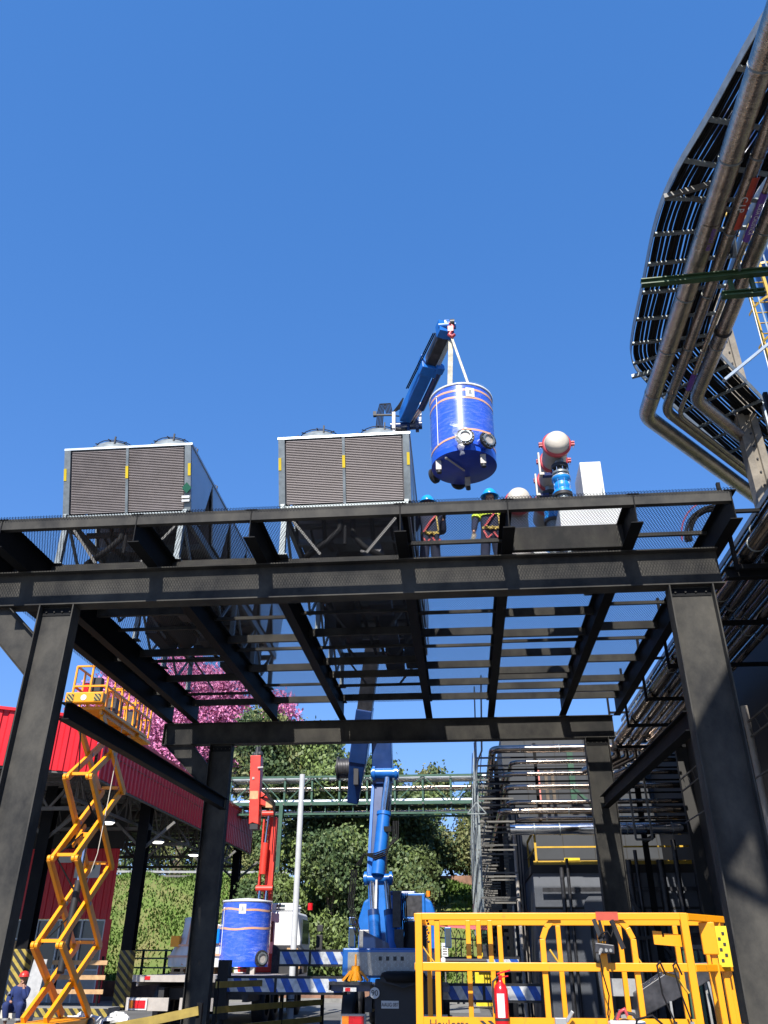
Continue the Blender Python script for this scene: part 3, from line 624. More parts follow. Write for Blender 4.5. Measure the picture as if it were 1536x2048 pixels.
# ================= TANKS =================
def tankthing(name, cx, cy, zb, r, h, label, group, wrapseed, front=0.0, legs=True, tiltx=0, nozz=((2, .62), (36, .62)), tapes=(.78, .9), lift=True, lowtape=.33):
    T = thing(name, (cx, cy, zb), label, 'tank', group)
    b = MB(); b.lathe((cx, cy, zb), [(r, 0), (r, h)], 72); b.build('shell', 'tank', T)
    b = MB(); b.lathe((cx, cy, zb), [(.001, -.004), (r, -.004), (r+.004, .0)], 72); b.build('bottom_plate', 'tankb', T)
    b = MB(); b.lathe((cx, cy, zb+h), [(r-.05, .035), (r+.02, .03), (r+.02, -.02), (r, -.022)], 72); b.lathe((cx, cy, zb+h), [(.001, .12), (r*.5, .09), (r-.05, .033)], 48); b.build('rim', 'white', T)
    for q, f in enumerate(tapes):
        b = MB(); wob = lambda a: zb+h*f+.02*math.sin(a*2+q*2)+.012*math.sin(a*5+q)
        pr = []
        n = 72
        vs = [((cx+(r+.006)*math.cos(a)), cy+(r+.006)*math.sin(a), wob(a)+dz) for dz in (0, .06) for a in [2*math.pi*i/n for i in range(n)]]
        b.add(vs, [(i, (i+1) % n, n+(i+1) % n, n+i) for i in range(n)], True); b.build('packing_tape', 'tape', T)
    # big flanged nozzles facing the street
    for ang, zf_ in nozz:
        a = R(-90+ang); d = V(math.cos(a), math.sin(a), 0); c = V(cx, cy, zb+h*.125); 
        b = MB(); p0 = c+d*(r-.05); b.cyl(tuple(p0), tuple(p0+d*.26), .165, n=28); b.build('nozzle', 'tank', T)
        b = MB(); x_ = V(-d.y, d.x, 0)
        def ring(rr0, rr1, d0, d1):
            n = 36; vs = []
            for (rr, dd) in ((rr0, d0), (rr1, d0), (rr1, d1), (rr0, d1)):
                for i in range(n):
                    t = 2*math.pi*i/n; vs.append(tuple(p0+d*dd+x_*rr*math.cos(t)+V(0, 0, 1)*rr*math.sin(t)))
            return vs, [(k*n+i, k*n+(i+1) % n, ((k+1) % 4)*n+(i+1) % n, ((k+1) % 4)*n+i) for k in range(4) for i in range(n)]
        vs, fs = ring(.13, .225, .20, .27); b.add(vs, fs); f1 = b.build('backing_flange', 'dark', T)
        b = MB(); vs, fs = ring(.125, .165, .272, .30); b.add(vs, fs); b.build('gasket_face', 'helmet' if 0 else 'galv', T)
        b = MB(); b.cyl(tuple(p0+d*.262), tuple(p0+d*.266), .124, n=24); b.build('blind_disc', 'creamd', T)
        b = MB()
        for i in range(12):
            t = 2*math.pi*i/12; q0 = p0+x_*.197*math.cos(t)+V(0, 0, 1)*.197*math.sin(t); b.cyl(tuple(q0+d*.19), tuple(q0+d*.295), .012, n=6)
        b.build('flange_bolt', 'chromep', f1)
    # side nozzle rear-left
    for ang, zz in ((205, .10), (262-40, .1)):
        a = R(ang+10); d = V(math.cos(a), math.sin(a), 0); c = V(cx, cy, zb+.14)
        if ang == 205: d = V(-.75, .55, 0).normalized()
        else: d = V(-.15, 1, 0).normalized()
        b = MB(); b.cyl(tuple(c+d*(r-.05)), tuple(c+d*(r+.16)), .13, n=20); b.cyl(tuple(c+d*(r+.10)), tuple(c+d*(r+.17)), .2, n=24); b.build('blind_flange', 'dark', T)
    if lowtape:
        b = MB(); n = 40; vs = []
        for dz in (0, .055):
            for i in range(n+1):
                a = R(-175+i*175/n); rr = r+.01; z = zb+h*.19-.10*abs(math.sin(a*1.0+math.pi/2))**2
                deg = math.degrees(a)+90
                bump_ = max(math.exp(-((deg-nozz[0][0])/9)**2), math.exp(-((deg-nozz[1][0])/9)**2), .9*(nozz[0][0] < deg < nozz[1][0]))
                rr += .27*bump_; vs.append((cx+rr*math.cos(a), cy+rr*math.sin(a), z+dz+.03*bump_))
        b.add(vs, [(i, i+1, n+2+i, n+1+i) for i in range(n)], True); b.build('packing_tape', 'tape', T)
    if legs:
        for ang in (-90-8, -90-122+20, -90+100-20):
            pass
        for (lx, ly) in ((-.78*r, -.42*r), (.56*r, -.66*r), (.1*r, .62*r)):
            b = MB(); x, y = cx+lx, cy+ly
            b.box(x-.065, y-.065, zb-.26, x+.065, y+.065, zb-.006); b.build('foot', 'creamd', T)
            b = MB(); b.cyl((x+.01, y, zb-.33), (x+.01, y, zb-.262), .06, n=16); b.build('foot_pad', 'dark', T)
        b = MB(); b.cyl((cx-.53*r, cy-.70*r, zb-.06), (cx+.0*r, cy+.07*r, zb-.05), .022, n=10); b.sphere((cx-.54*r, cy-.71*r, zb-.06), .04); b.build('drain_pipe', 'creamd', T)
    # level tube
    a = R(-90-48); b = MB(); x, y = cx+(r+.03)*math.cos(a), cy+(r+.03)*math.sin(a); b.cyl((x, y, zb+.32), (x, y, zb+h-.22), .011, n=8); b.sphere((x, y, zb+h-.2), .03, 8, 6); b.build('level_tube', 'white', T)
    # label sheet
    a0 = -90+(8 if lift else -5)
    b = MB(); n = 6; vs = []
    for dz in (h*.80, h*.80+.27):
        for i in range(n+1):
            a = R(a0+i*16/n); vs.append((cx+(r+.014)*math.cos(a), cy+(r+.014)*math.sin(a), zb+dz))
    b.add(vs, [(i, i+1, n+2+i, n+1+i) for i in range(n)], True); lb = b.build('paper_label', 'paper', T)
    b = MB()
    for j in range(5):
        a = R(a0+5+.4*j); c = R(a0+11-.3*j); z = zb+h*.80+.09+j*.026
        b.bar((cx+(r+.018)*math.cos(a), cy+(r+.018)*math.sin(a), z), (cx+(r+.018)*math.cos(c), cy+(r+.018)*math.sin(c), z), .003, .012)
    b.build('printed_lines', 'galv', lb)
    # stretch film
    b = MB(); n = 90; k = 20; vs = []; rnd = np.random.default_rng(wrapseed)
    ph = rnd.uniform(0, 6.28, 8)
    for j in range(k+1):
        t = j/k; z = zb+.12+t*(h-.05)
        for i in range(n):
            a = 2*math.pi*i/n; rr = r+.022+.006*math.sin(a*17+ph[0]+t*9)+.005*math.sin(a*29+ph[1]-t*14)
            if t < .3: rr += .03*(1-t/.3)+.012*math.sin(a*9+ph[2])
            deg = (math.degrees(a)+90+180) % 360-180
            if t < .42: rr += .24*max(math.exp(-((deg-nozz[0][0])/13)**2), math.exp(-((deg-nozz[1][0])/13)**2))*math.exp(-((t-.10)/.13)**2)
            vs.append((cx+rr*math.cos(a), cy+rr*math.sin(a), z+.02*math.sin(a*3+ph[3])))
    b.add(vs, [(j*n+i, j*n+(i+1) % n, (j+1)*n+(i+1) % n, (j+1)*n+i) for j in range(k) for i in range(n)], True); b.build('stretch_film', 'film', T)
    return T
TX, TY, TZ, TR_, TH = .42, 17.0, 12.25, .80, 1.98
tk = tankthing('storage_tank', TX, TY, TZ, TR_, TH, 'film-wrapped blue tank hanging from the crane in slings', 'film-wrapped blue tanks', 3)
# trailing scrap of film on the hanging tank
b = MB(); vs = []; n = 12
for i in range(n+1):
    t = i/n; w = .10*(1-t*.4)*(1+.4*math.sin(i*2.1)); x = TX-.20+.15*t; z = TZ+.62-.95*t; y = TY-TR_-.34+.06*math.sin(i*1.7)
    vs += [(x-w, y, z), (x+w, y+.05*math.sin(i*2.9), z+.02)]
b.add(vs, [(2*i, 2*i+1, 2*i+3, 2*i+2) for i in range(n)], True); b.build('loose_film', 'filmd', tk)
# slings from the crane hook
TIP = V(.26, 16.95, 16.62)
def sling(name, a, c, w, label):
    T = thing(name, a, label, 'lifting sling', 'webbing slings of the hanging tank'); b = MB(); n = 8
    d = V(*c)-V(*a)
    for i in range(n):
        p = V(*a)+d*(i/n); q = V(*a)+d*((i+1)/n); b.bar(tuple(p), tuple(q), w, .014, (0, -1, .1))
    b.build('webbing', 'sling', T)
    b = MB(); b.bar(tuple(V(*c)-d.normalized()*.14), c, w*1.15, .03, (0, -1, 0)); b.build('protective_sleeve', 'orange' if w < .08 else 'sling', T)
    b = MB(); e = V(*c); b.tube([tuple(e+V(.05*math.cos(t), 0, -.05+.06*math.sin(t))) for t in [q*math.pi/5 for q in range(11)]], .018, 8); b.build('shackle', 'zinc', T)
    return T
sling('lifting_sling', (.27, 16.97, 16.40), (.62+TR_*.0+.02, TY-.55, TZ+TH+.08), .06, 'pale slanting sling ending in a shackle on the tank rim')
sling('lifting_sling', (.24, 17.05, 16.36), (.12, TY+.35, TZ+TH+.05), .13, 'broad vertical sling behind the slanting one above the tank')
# ================= BLUE CRANE TRUCK =================
T = thing('crane_truck', (-1.7, 24, 0), 'blue crane truck with striped outriggers, boom raised through the platform', 'crane truck')
b = MB()                                     # chassis rails and rear underbody
b.box(-2.25, 20.4, .62, -2.10, 29.6, .90); b.box(-1.18, 20.4, .62, -1.03, 29.6, .90)
for y in (20.6, 22, 24, 26, 28): b.box(-2.0992, y, .68, -1.1808, y+.12, .86)
b.build('chassis', 'darkm', T)
b = MB(); b.box(-2.72, 20.05, 1.30, -.58, 20.9, 1.84); b.v = [(x, y, z) for x, y, z in b.v]; b.build('body_box', 'blue', T, bevel=.03)
b = MB(); b.box(-2.60, 20.035, 1.32, -.70, 20.048, 1.76); pl = b.build('checker_plate', 'creamd' if 0 else 'zinc', T)
b = MB()                                     # raised tread pattern
for i in range(26):
    for j in range(6):
        x = -2.56+i*.07; z = 1.35+j*.066; b.bar((x, 20.031, z), (x+.03, 20.031, z+.03*(1 if (i+j) % 2 else -1)), .006, .006, (0, 1, 0))
b.build('tread', 'alu', pl)
b = MB()
for i in range(4): b.box(-1.92+i*.16, 20.022, 1.60, -1.85+i*.16, 20.03, 1.68)
b.build('symbol_decal', 'ink', pl)
b = MB(); b.box(-2.98, 19.9, 1.14, -2.06, 20.04, 1.20); b.box(-2.98, 19.9, 1.04, -2.96, 20.9, 1.2); b.box(-.95, 19.9, 1.14, -.42, 20.04, 1.20); b.build('mudguard_shelf', 'darkm', T)
b = MB(); b.box(-2.95, 20.045, 1.02, -2.10, 20.9, 1.138); b.box(-.95, 20.045, 1.02, -.40, 20.9, 1.138); split(b, 'tray', 'blued', T)
b = MB()                                     # stabiliser control head / stand (yellow)
b.cyl((-2.42, 20.0, 1.22), (-2.42, 20.0, 1.5), .12, .09, n=12); b.bar((-2.42, 20, 1.45), (-2.42, 20, 1.72), .035, .035)
for q in range(6):
    a = q*math.pi/3; b.bar((-2.42+.1*math.cos(a), 20.0+.1*math.sin(a), 1.4), (-2.42+.28*math.cos(a), 20.0+.13*math.sin(a), 1.215), .04, .05)
b.build('yellow_jack', 'yel', T)
b = MB(); b.box(-1.98, 19.85, .28, -.55, 20.04, 1.26); b.build('rear_bolster', 'dark', T, bevel=.03)
b = MB(); b.lathe((-1.38, 19.9, 1.27), [(.001, .14), (.35, .13), (.46, .10), (.5, .02), (.46, -.06), (.3, -.08), (.25, -.08)], 32)   # fifth wheel under a bag
b.build('covered_coupling', 'cable', T, bevel=0)
b = MB(); b.prism([(-1.85, 19.60, 1.22), (-1.35, 19.52, 1.10), (-.9, 19.60, 1.22), (-.9, 19.6, 1.30), (-1.85, 19.6, 1.30)], (0, .1, 0)); b.build('coupling_flap', 'dark', T)
# plate, 90 disc
b = MB(); b.box(-1.84, 19.825, .72, -1.47, 19.84, .86); npl = b.build('number_plate', 'paper', T)
text('plate_text', 'AAUG 087', .098, (-1.655, 19.820, .785), (R(90), 0, 0), 'ink', npl, sx=.8)
b = MB(); b.cyl((-1.98, 19.80, 1.0), (-1.98, 19.815, 1.0), .105, n=28); dsc = b.build('speed_disc', 'paper', T)
text('disc_text', '90', .15, (-1.98, 19.795, .995), (R(90), 0, 0), 'ink', dsc)
b = MB(); b.box(-2.66, 19.86, 1.02, -2.38, 19.875, 1.095); rf = b.build('reflector', 'paper', T); b = MB(); b.box(-2.62, 19.853, 1.025, -2.51, 19.8598, 1.09); b.build('red_stripe', 'tail', rf)
b = MB(); b.box(-.95, 19.86, 1.02, -.70, 19.875, 1.085); rf = b.build('reflector', 'paper', T); b = MB(); b.box(-.78, 19.853, 1.025, -.71, 19.8598, 1.08); b.build('red_stripe', 'tail', rf)
for x in (-2.66, -.95):
    b = MB(); b.box(x-.03, 19.80, .30, x+.50, 19.9, .62); hl = b.build('tail_light', 'zinc', T)
    b = MB(); b.box(x+.14, 19.785, .34, x+.46, 19.7995, .58); b.build('red_lens', 'tail', hl)
    b = MB(); b.box(x+.0, 19.785, .34, x+.137, 19.7995, .58); b.build('amber_lens', 'amber', hl)
for x in (-2.86, -.86):
    for y in (21.5, 22.9, 27.4):
        b = MB(); b.lathe((x, y, .52), [(.3, 0), (.5, .01), (.52, .06), (.52, .24), (.5, .29), (.3, .3)], 28, axis='x'); w = b.build('tyre', 'dark', T)
        b = MB(); b.lathe((x, y, .52), [(.001, .1), (.2, .1), (.29, .04), (.3, .04)], 20, axis='x'); b.build('rim', 'zinc', w)
# outriggers: two beams each side with striped boards
def outrigger(x0, x1, y, z0, z1, yb=.0):
    b = MB(); b.box(min(x0, x1), y, z0-.05, max(x0, x1), y+.22, z1+.05); bm = b.build('outrigger_beam', 'dark', T)
    b = MB()
    n = 2; xa, xb = min(x0, x1)+.04, max(x0, x1)-.04
    split = xa+(xb-xa)*.42
    b.box(xa, y-.014, z0, split-.03, y-.001, z1); b.box(split+.03, y-.014, z0, xb, y-.001, z1)
    b.build('striped_board', 'outst', bm)
    return bm
outrigger(-4.55, -2.72, 22.0, 1.52, 1.78); outrigger(-5.45, -2.7, 20.6, .98, 1.24)
outrigger(-.58, 1.25, 22.0, 1.42, 1.64); outrigger(-.60, 1.62, 20.6, .86, 1.12)
for x, y in ((-5.5, 20.6), (1.68, 20.6)):
    b = MB(); b.box(x-.12, y-.05, .45, x+.12, y+.25, 1.6); b.cyl((x, y+.1, .08), (x, y+.1, .5), .07, n=14); b.cyl((x, y+.1, 0.005), (x, y+.1, .08), .24, n=20); b.build('stabiliser_leg', 'dark', T)
# cab
b = MB(); xa, xb = -3.26, -.86; yc_ = 27.4
b.prism([(xa, yc_, .95), (xb, yc_, .95), (xb, yc_, 2.7), (xb-.16, yc_, 3.2), (xb-.45, yc_, 3.36), (xa+.45, yc_, 3.36), (xa+.16, yc_, 3.2), (xa, yc_, 2.7)], (0, 1.9, 0)); b.build('cab', 'blue', T, bevel=.06)
b = MB(); b.box(-2.6, 27.6, 3.365, -1.5, 29.0, 3.50); b.build('roof_deflector', 'blued', T, bevel=.05)
b = MB(); b.cyl((-1.12, 27.7, 3.34), (-1.12, 27.7, 3.50), .06, n=12); b.build('beacon', 'amber', T)
for s in (-1, 1):
    xm = -2.06+s*1.50; b = MB(); b.box(xm-.10, 28.3, 1.95, xm+.10, 28.42, 2.52); b.box(xm-.10, 28.3, 2.58, xm+.10, 28.42, 2.80); mr = b.build('mirror', 'blue', T, bevel=.02)
    b = MB(); b.box(xm-.085, 28.285, 1.98, xm+.085, 28.2985, 2.48); b.box(xm-.085, 28.285, 2.61, xm+.085, 28.2985, 2.77); b.build('mirror_glass', 'glass', mr)
    b = MB(); b.bar((xm, 28.36, 2.55), (-2.06+s*1.15, 28.4, 2.6), .04, .04); b.build('mirror_arm', 'dark', T)
# cooler/radiator boxes between cab and crane
b = MB(); b.box(-1.84, 26.5, 2.68, -1.18, 26.9, 3.36); rd = b.build('oil_cooler', 'blue', T, bevel=.02)
b = MB(); b.box(-1.76, 26.485, 2.74, -1.26, 26.4995, 3.30); b.build('cooler_core', 'darkm', rd); b = MB(); b.box(-1.84, 26.45, 2.62, -1.18, 26.6, 2.67); b.build('cooler_rail', 'chromep', rd)
b = MB(); b.box(-1.7, 25.0, 1.5, -1.05, 25.9, 2.55); b.build('hydraulic_tank', 'dark', T, bevel=.04)
b = MB(); b.box(-2.95, 25.0, 1.75, -2.66, 25.8, 2.35); b.build('side_tank', 'zinc', T, bevel=.03)
b = MB(); b.prism([(-2.72, 24.0, 1.84), (-2.0, 24.0, 1.84), (-2.05, 24, 2.0), (-2.72, 24.0, 2.3)], (0, .05, 0)); b.build('wing_panel', 'blued', T)
# crane base, column, first (inner) boom
b = MB(); b.box(-2.62, 24.4, 1.2, -.95, 25.0, 1.62); b.box(-2.5, 24.5, 1.62, -1.5, 25.4, 1.9); b.build('crane_base', 'blued', T, bevel=.03)
b = MB(); b.bar((-2.42, 25.4, 1.8), (-2.52, 25.5, 4.35), .56, .55, (0, 1, 0), .46, .5); b.build('crane_column', 'blue', T, bevel=.04)
b = MB(); b.bar((-2.50, 25.05, 1.9), (-2.47, 25.1, 3.6), .05, .3, (0, 1, 0)); b.build('column_plate', 'white', T)
for x0_, x1_ in ((-2.46, -2.64), (-1.98, -2.22)):   # two lifting cylinders
    a = V(x0_, 24.85, 1.80); c = V(x1_, 25.2, 3.65); b = MB(); b.cyl(tuple(a), tuple(a.lerp(c, .55)), .155, n=22); b.build('lift_cylinder', 'blue', T)
    b = MB(); b.cyl(tuple(a.lerp(c, .48)), tuple(a.lerp(c, .56)), .158, n=22); b.build('cylinder_collar', 'blued', T)
    b = MB(); b.cyl(tuple(a.lerp(c, .5)), tuple(c), .085, n=18); b.build('lift_rod', 'chromep', T)
b = MB(); b.cyl((-2.86, 25.2, 3.66), (-2.02, 25.2, 3.66), .12, n=22); b.cyl((-2.84, 25.2, 3.66), (-2.76, 25.2, 3.66), .18, n=22); b.cyl((-2.12, 25.2, 3.66), (-2.04, 25.2, 3.66), .18, n=22); b.build('lower_pin', 'blue', T)
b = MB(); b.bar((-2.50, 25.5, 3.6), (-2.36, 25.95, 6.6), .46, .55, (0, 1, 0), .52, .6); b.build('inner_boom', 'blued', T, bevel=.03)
b = MB(); b.bar((-2.74, 25.35, 3.7), (-2.66, 25.72, 6.3), .08, .30, (0, 1, 0)); b.build('boom_side_plate', 'blue', T)
b = MB(); b.cyl((-2.45, 25.1, 3.75), (-2.30, 25.35, 5.45), .19, n=24); b.build('outer_cylinder', 'blue', T)
b = MB(); b.cyl((-2.306, 25.34, 5.38), (-2.298, 25.355, 5.48), .215, n=24); b.build('cylinder_collar', 'blue', T)
b = MB(); b.cyl((-2.30, 25.35, 5.47), (-2.20, 25.48, 6.6), .11, n=20); b.build('outer_rod', 'chromep', T)
b = MB(); b.cyl((-2.70, 25.45, 6.63), (-1.86, 25.45, 6.63), .15, n=24); b.cyl((-1.98, 25.45, 6.63), (-1.90, 25.45, 6.63), .21, n=24); b.cyl((-2.66, 25.45, 6.63), (-2.58, 25.45, 6.63), .21, n=24); b.build('upper_pin', 'blue', T)
# outer boom: tail, long box section to the jib hinge
A_ = V(-3.32, 26.1, 6.0); J_ = V(-1.34, 20.6, 16.25); D = (J_-A_)
def along(t): return A_+D*t
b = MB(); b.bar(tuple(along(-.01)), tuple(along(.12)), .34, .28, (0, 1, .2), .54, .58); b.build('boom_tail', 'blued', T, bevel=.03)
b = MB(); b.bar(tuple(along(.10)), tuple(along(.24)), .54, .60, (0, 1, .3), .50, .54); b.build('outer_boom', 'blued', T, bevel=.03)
b = MB(); b.bar(tuple(along(.22)), tuple(along(.82)), .46, .46, (0, 1, .3)); b.build('extension_one', 'darkm', T, bevel=.02)
b = MB(); b.bar(tuple(along(.80)), tuple(along(.985)), .34, .38, (0, 1, .3)); b.build('extension_two', 'darkm', T, bevel=.02)
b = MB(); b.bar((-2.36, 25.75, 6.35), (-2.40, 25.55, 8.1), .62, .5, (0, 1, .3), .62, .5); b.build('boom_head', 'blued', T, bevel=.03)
# winch on the tail
b = MB(); b.cyl((-3.75, 25.75, 6.85), (-3.25, 25.75, 6.85), .30, n=26); b.build('winch_drum', 'darkm', T)
b = MB()
for i in range(9): b.lathe((-3.72+i*.05, 25.75, 6.85), [(.30, 0), (.318, .012), (.30, .024)], 24, axis='x')
b.build('winch_rope', 'dark', T)
b = MB(); b.cyl((-3.80, 25.75, 6.85), (-3.75, 25.75, 6.85), .36, n=26); b.cyl((-3.25, 25.75, 6.85), (-3.2, 25.75, 6.85), .36, n=26); b.box(-3.24, 25.4, 6.3, -3.10, 26.0, 7.2); b.cyl((-3.86, 25.75, 6.85), (-3.8, 25.75, 6.85), .12, n=14); split(b, 'winch_flange', 'dark', T)
# hoses beside the inner boom
b = MB()
for i in range(4):
    o_ = i*.05; b.tube([(-2.0+o_, 25.15, 5.2), (-2.0+o_, 25.0, 4.7), (-2.2, 24.95, 4.25+o_), (-2.5, 24.95, 4.15+o_), (-2.85, 25.1, 4.3), (-2.95-o_, 25.2, 4.0)], .018, 6)
    b.tube([(-1.8+o_, 25.0, 3.2), (-1.75+o_, 24.9, 2.4), (-1.8+o_, 24.8, 1.9)], .02, 6)
    b.tube([(-3.05-o_, 25.2, 3.9), (-3.15-o_, 25.2, 3.0), (-2.9-o_, 25.1, 2.2)], .018, 6)
b.box(-2.28, 25.1, 4.9, -2.06, 25.25, 5.05); split(b, 'hydraulic_hose', 'cable', T)
b = MB(); b.box(-2.0, 24.8, 2.4, -1.78, 25.0, 3.3); b.box(-1.95, 24.75, 1.9, -1.7, 24.95, 2.35); b.build('valve_block', 'darkm', T)
# jib hinge and jib
TIPJ = V(.14, 17.1, 16.95)
d = TIPJ-J_
jl = lambda t: J_+d*t
b = MB(); b.cyl(tuple(J_+V(-.36, 0, -.12)), tuple(J_+V(.62, 0, -.12)), .13, n=20); b.cyl(tuple(J_+V(.42, 0, -.12)), tuple(J_+V(.52, 0, -.12)), .22, n=20)
b.box(J_.x-.30, J_.y-.2, J_.z-.5, J_.x-.20, J_.y+.25, J_.z+.3); b.box(J_.x+.16, J_.y-.2, J_.z-.5, J_.x+.24, J_.y+.25, J_.z+.45); b.build('jib_hinge', 'blued', T)
b = MB(); b.bar((J_.x+.55, J_.y, J_.z-.2), (J_.x+.60, J_.y, J_.z+.7), .07, .16, (0, 1, 0)); b.build('link_plate', 'blued', T)
b = MB(); b.bar(tuple(jl(.06)), tuple(jl(.60)), .36, .42, (0, 0, 1)); b.build('jib_boom', 'blue', T, bevel=.03)
b = MB(); b.bar(tuple(jl(.57)), tuple(jl(.66)), .50, .56, (0, 0, 1)); b.bar(tuple(jl(.60)+V(.3, 0, -.18)), tuple(jl(.66)+V(.3, 0, -.18)), .24, .24); b.build('jib_collar', 'blue', T, bevel=.02)
b = MB(); b.bar(tuple(jl(.66)), tuple(jl(.94)), .29, .33, (0, 0, 1)); b.build('jib_extension', 'darkm', T, bevel=.02)
b = MB(); b.bar(tuple(jl(.64)+V(.23, .0, -.06)), tuple(jl(.93)+V(.23, 0, -.06)), .12, .2); b.build('jib_side_rail', 'alu', T)
b = MB(); b.cyl(tuple(jl(.20)+V(.34, 0, -.16)), tuple(jl(.60)+V(.34, 0, -.16)), .10, n=18); b.build('jib_cylinder', 'blued', T)
for q in (-.05, .05):
    b = MB(); b.cyl(tuple(J_+V(.22+q, 0, -.1)), tuple(jl(.24)+V(.34+q, 0, -.16)), .045, n=12); b.build('jib_rod', 'chromep', T)
b = MB()
for q in (0, .05): b.cyl(tuple(jl(.38)+V(-.29-q, 0, .04)), tuple(jl(.93)+V(-.22-q, 0, .04)), .02, n=8)
b.build('jib_pipe', 'cable', T)
b = MB()
for q in range(9):
    a = q*.7; p = jl(.955+.012*(q % 3))+V(.17*math.cos(a), .03*q-.1, .17*math.sin(a)); b.cyl(tuple(p), tuple(p+V(.07, .02, .05)), .07, n=10); b.box(p.x-.05, p.y-.05, p.z-.04, p.x+.06, p.y+.05, p.z+.06)
b.bar(tuple(jl(.93)), tuple(jl(1.0)), .42, .44); b.cyl(tuple(jl(1.0)+V(-.22, 0, 0)), tuple(jl(1.0)+V(.26, 0, 0)), .10, n=16); b.build('jib_head', 'blue', T)
b = MB(); b.cyl(tuple(jl(1.0)+V(.10, -.12, -.02)), tuple(jl(1.0)+V(.22, -.12, -.02)), .12, n=18); b.build('sheave', 'darkm', T)
b = MB(); b.tube([tuple(TIP+V(-.02, 0, .30)), tuple(TIP+V(.05, 0, .16)), tuple(TIP+V(0, 0, .0)), tuple(TIP+V(-.06, 0, -.12)), tuple(TIP+V(.02, 0, -.2)), tuple(TIP+V(.09, 0, -.12))], .045, 10); b.box(TIP.x-.09, TIP.y-.05, TIP.z-.02, TIP.x+.06, TIP.y+.05, TIP.z+.16); b.build('hook', 'clampred', T)
b = MB(); P0 = J_+V(-.55, 0, .35)                # hose guide beside the hinge
b.bar((P0.x-.32, P0.y, P0.z), (P0.x+.35, P0.y, P0.z-.03), .05, .05); b.box(P0.x-.36, P0.y-.05, P0.z-.04, P0.x-.26, P0.y+.06, P0.z+.12); b.build('hose_guide', 'dark', T)
b = MB()
for i in range(5):
    o_ = i*.045; b.tube([tuple(P0+V(-.25+o_, 0, -1.6)), tuple(P0+V(-.27+o_, 0, -.6)), tuple(P0+V(-.22+o_, 0, .1)), tuple(P0+V(-.15+o_, 0, .42)), tuple(P0+V(.0+o_, 0, .42)), tuple(P0+V(.06+o_, 0, .05))], .017, 6)
    b.tube([tuple(P0+V(.2, 0, .0)), tuple(P0+V(.45, -.1, .1+o_)), tuple(P0+V(.6, -.2, .45)), tuple(jl(.1)+V(-.2, 0, .2))], .014, 6)
b.tube([tuple(P0+V(.2, 0, -.05)), tuple(P0+V(.8, -.1, -.2)), tuple(P0+V(1.2, -.2, -.05)), tuple(P0+V(1.3, -.3, .4))], .02, 6)
split(b, 'hydraulic_hose', 'cable', T)

# ================= FLATBED TRUCK WITH RED CRANE =================
T = thing('flatbed_truck', (-6.8, 27, 0), 'white-cabbed flatbed truck with a folded red crane and a blue tank aboard', 'flatbed truck')
b = MB(); b.box(-9.0, 24.4, 1.08, -4.7, 24.46, 1.24); b.box(-9.0, 24.46, 1.10, -5.6, 30.4, 1.22)
for x in (-8.9, -5.7): b.box(x, 24.462, .98, x+.06, 30.4, 1.099)
b.build('deck', 'creamd', T)
b = MB()
for i in range(9): b.box(-6.6+i*.21, 24.392, 1.12, -6.55+i*.21, 24.399, 1.2)
b.build('deck_slot', 'ink', T)
b = MB(); b.box(-8.3, 24.6, .62, -8.15, 31, .95); b.box(-6.0, 24.6, .62, -5.85, 31, .95); b.box(-8.14, 25, .66, -6.01, 25.15, .92); b.build('chassis', 'dark', T)
b = MB(); b.box(-9.05, 24.3, .42, -7.9, 24.36, .72); b.box(-7.6, 24.3, .42, -6.3, 24.36, .72); bp = b.build('rear_bumper', 'creamd', T)
for x in (-8.98, -7.38):
    b = MB(); b.box(x, 24.24, .44, x+.52, 24.298, .70); hl = b.build('tail_light', 'white', T)
    b = MB(); b.box(x+.16, 24.225, .48, x+.48, 24.2395, .66); b.build('red_lens', 'tail', hl)
    b = MB(); b.box(x+.04, 24.225, .48, x+.157, 24.2395, .66); b.build('amber_lens', 'amber', hl)
for x in (-8.66, -7.38): b = MB(); b.box(x, 24.385, 1.13, x+.15, 24.3995, 1.21); b.build('marker_light', 'tail', T)
for x in (-8.95, -6.1):
    for y in (26.6, 27.8, 31.6):
        b = MB(); b.lathe((x, y, .52), [(.3, 0), (.5, .01), (.52, .06), (.52, .3), (.5, .34), (.3, .35)], 26, axis='x'); w = b.build('tyre', 'dark', T)
        b = MB(); b.lathe((x, y, .52), [(.001, .1), (.2, .1), (.3, .04)], 18, axis='x'); b.build('rim', 'zinc', w)
b = MB(); b.prism([(-7.9, 30.9, 1.0), (-5.72, 30.9, 1.0), (-5.66, 30.9, 2.2), (-5.80, 30.9, 3.0), (-5.86, 30.9, 3.08), (-7.84, 30.9, 3.08), (-7.9, 30.9, 3.0)], (0, 2.0, 0)); b.build('cab', 'white', T, bevel=.06)
b = MB(); b.box(-6.86, 30.885, 2.15, -6.62, 30.8995, 2.78); b.build('cab_window', 'glass', T)
b = MB(); b.box(-5.70, 31.2, 2.1, -5.655, 32.5, 2.85); b.build('cab_window', 'glass', T)
b = MB(); b.box(-6.05, 30.885, 1.98, -5.86, 30.8995, 2.06); b.build('cab_vent', 'ink', T)
b = MB(); b.box(-7.0, 31.1, 3.085, -5.98, 32.4, 3.36); b.build('roof_box', 'white', T, bevel=.04)
b = MB(); b.box(-6.6, 31.09, 3.14, -6.3, 31.0995, 3.32); b.build('sign_panel', 'glass', T)
b = MB(); b.bar((-7.6, 31, 3.2), (-5.7, 31, 3.2), .03, .03); b.build('roof_rail', 'white', T)
b = MB(); b.cyl((-5.42, 31.2, 3.14), (-5.42, 31.2, 3.36), .09, n=14); b.build('beacon', 'tail', T)
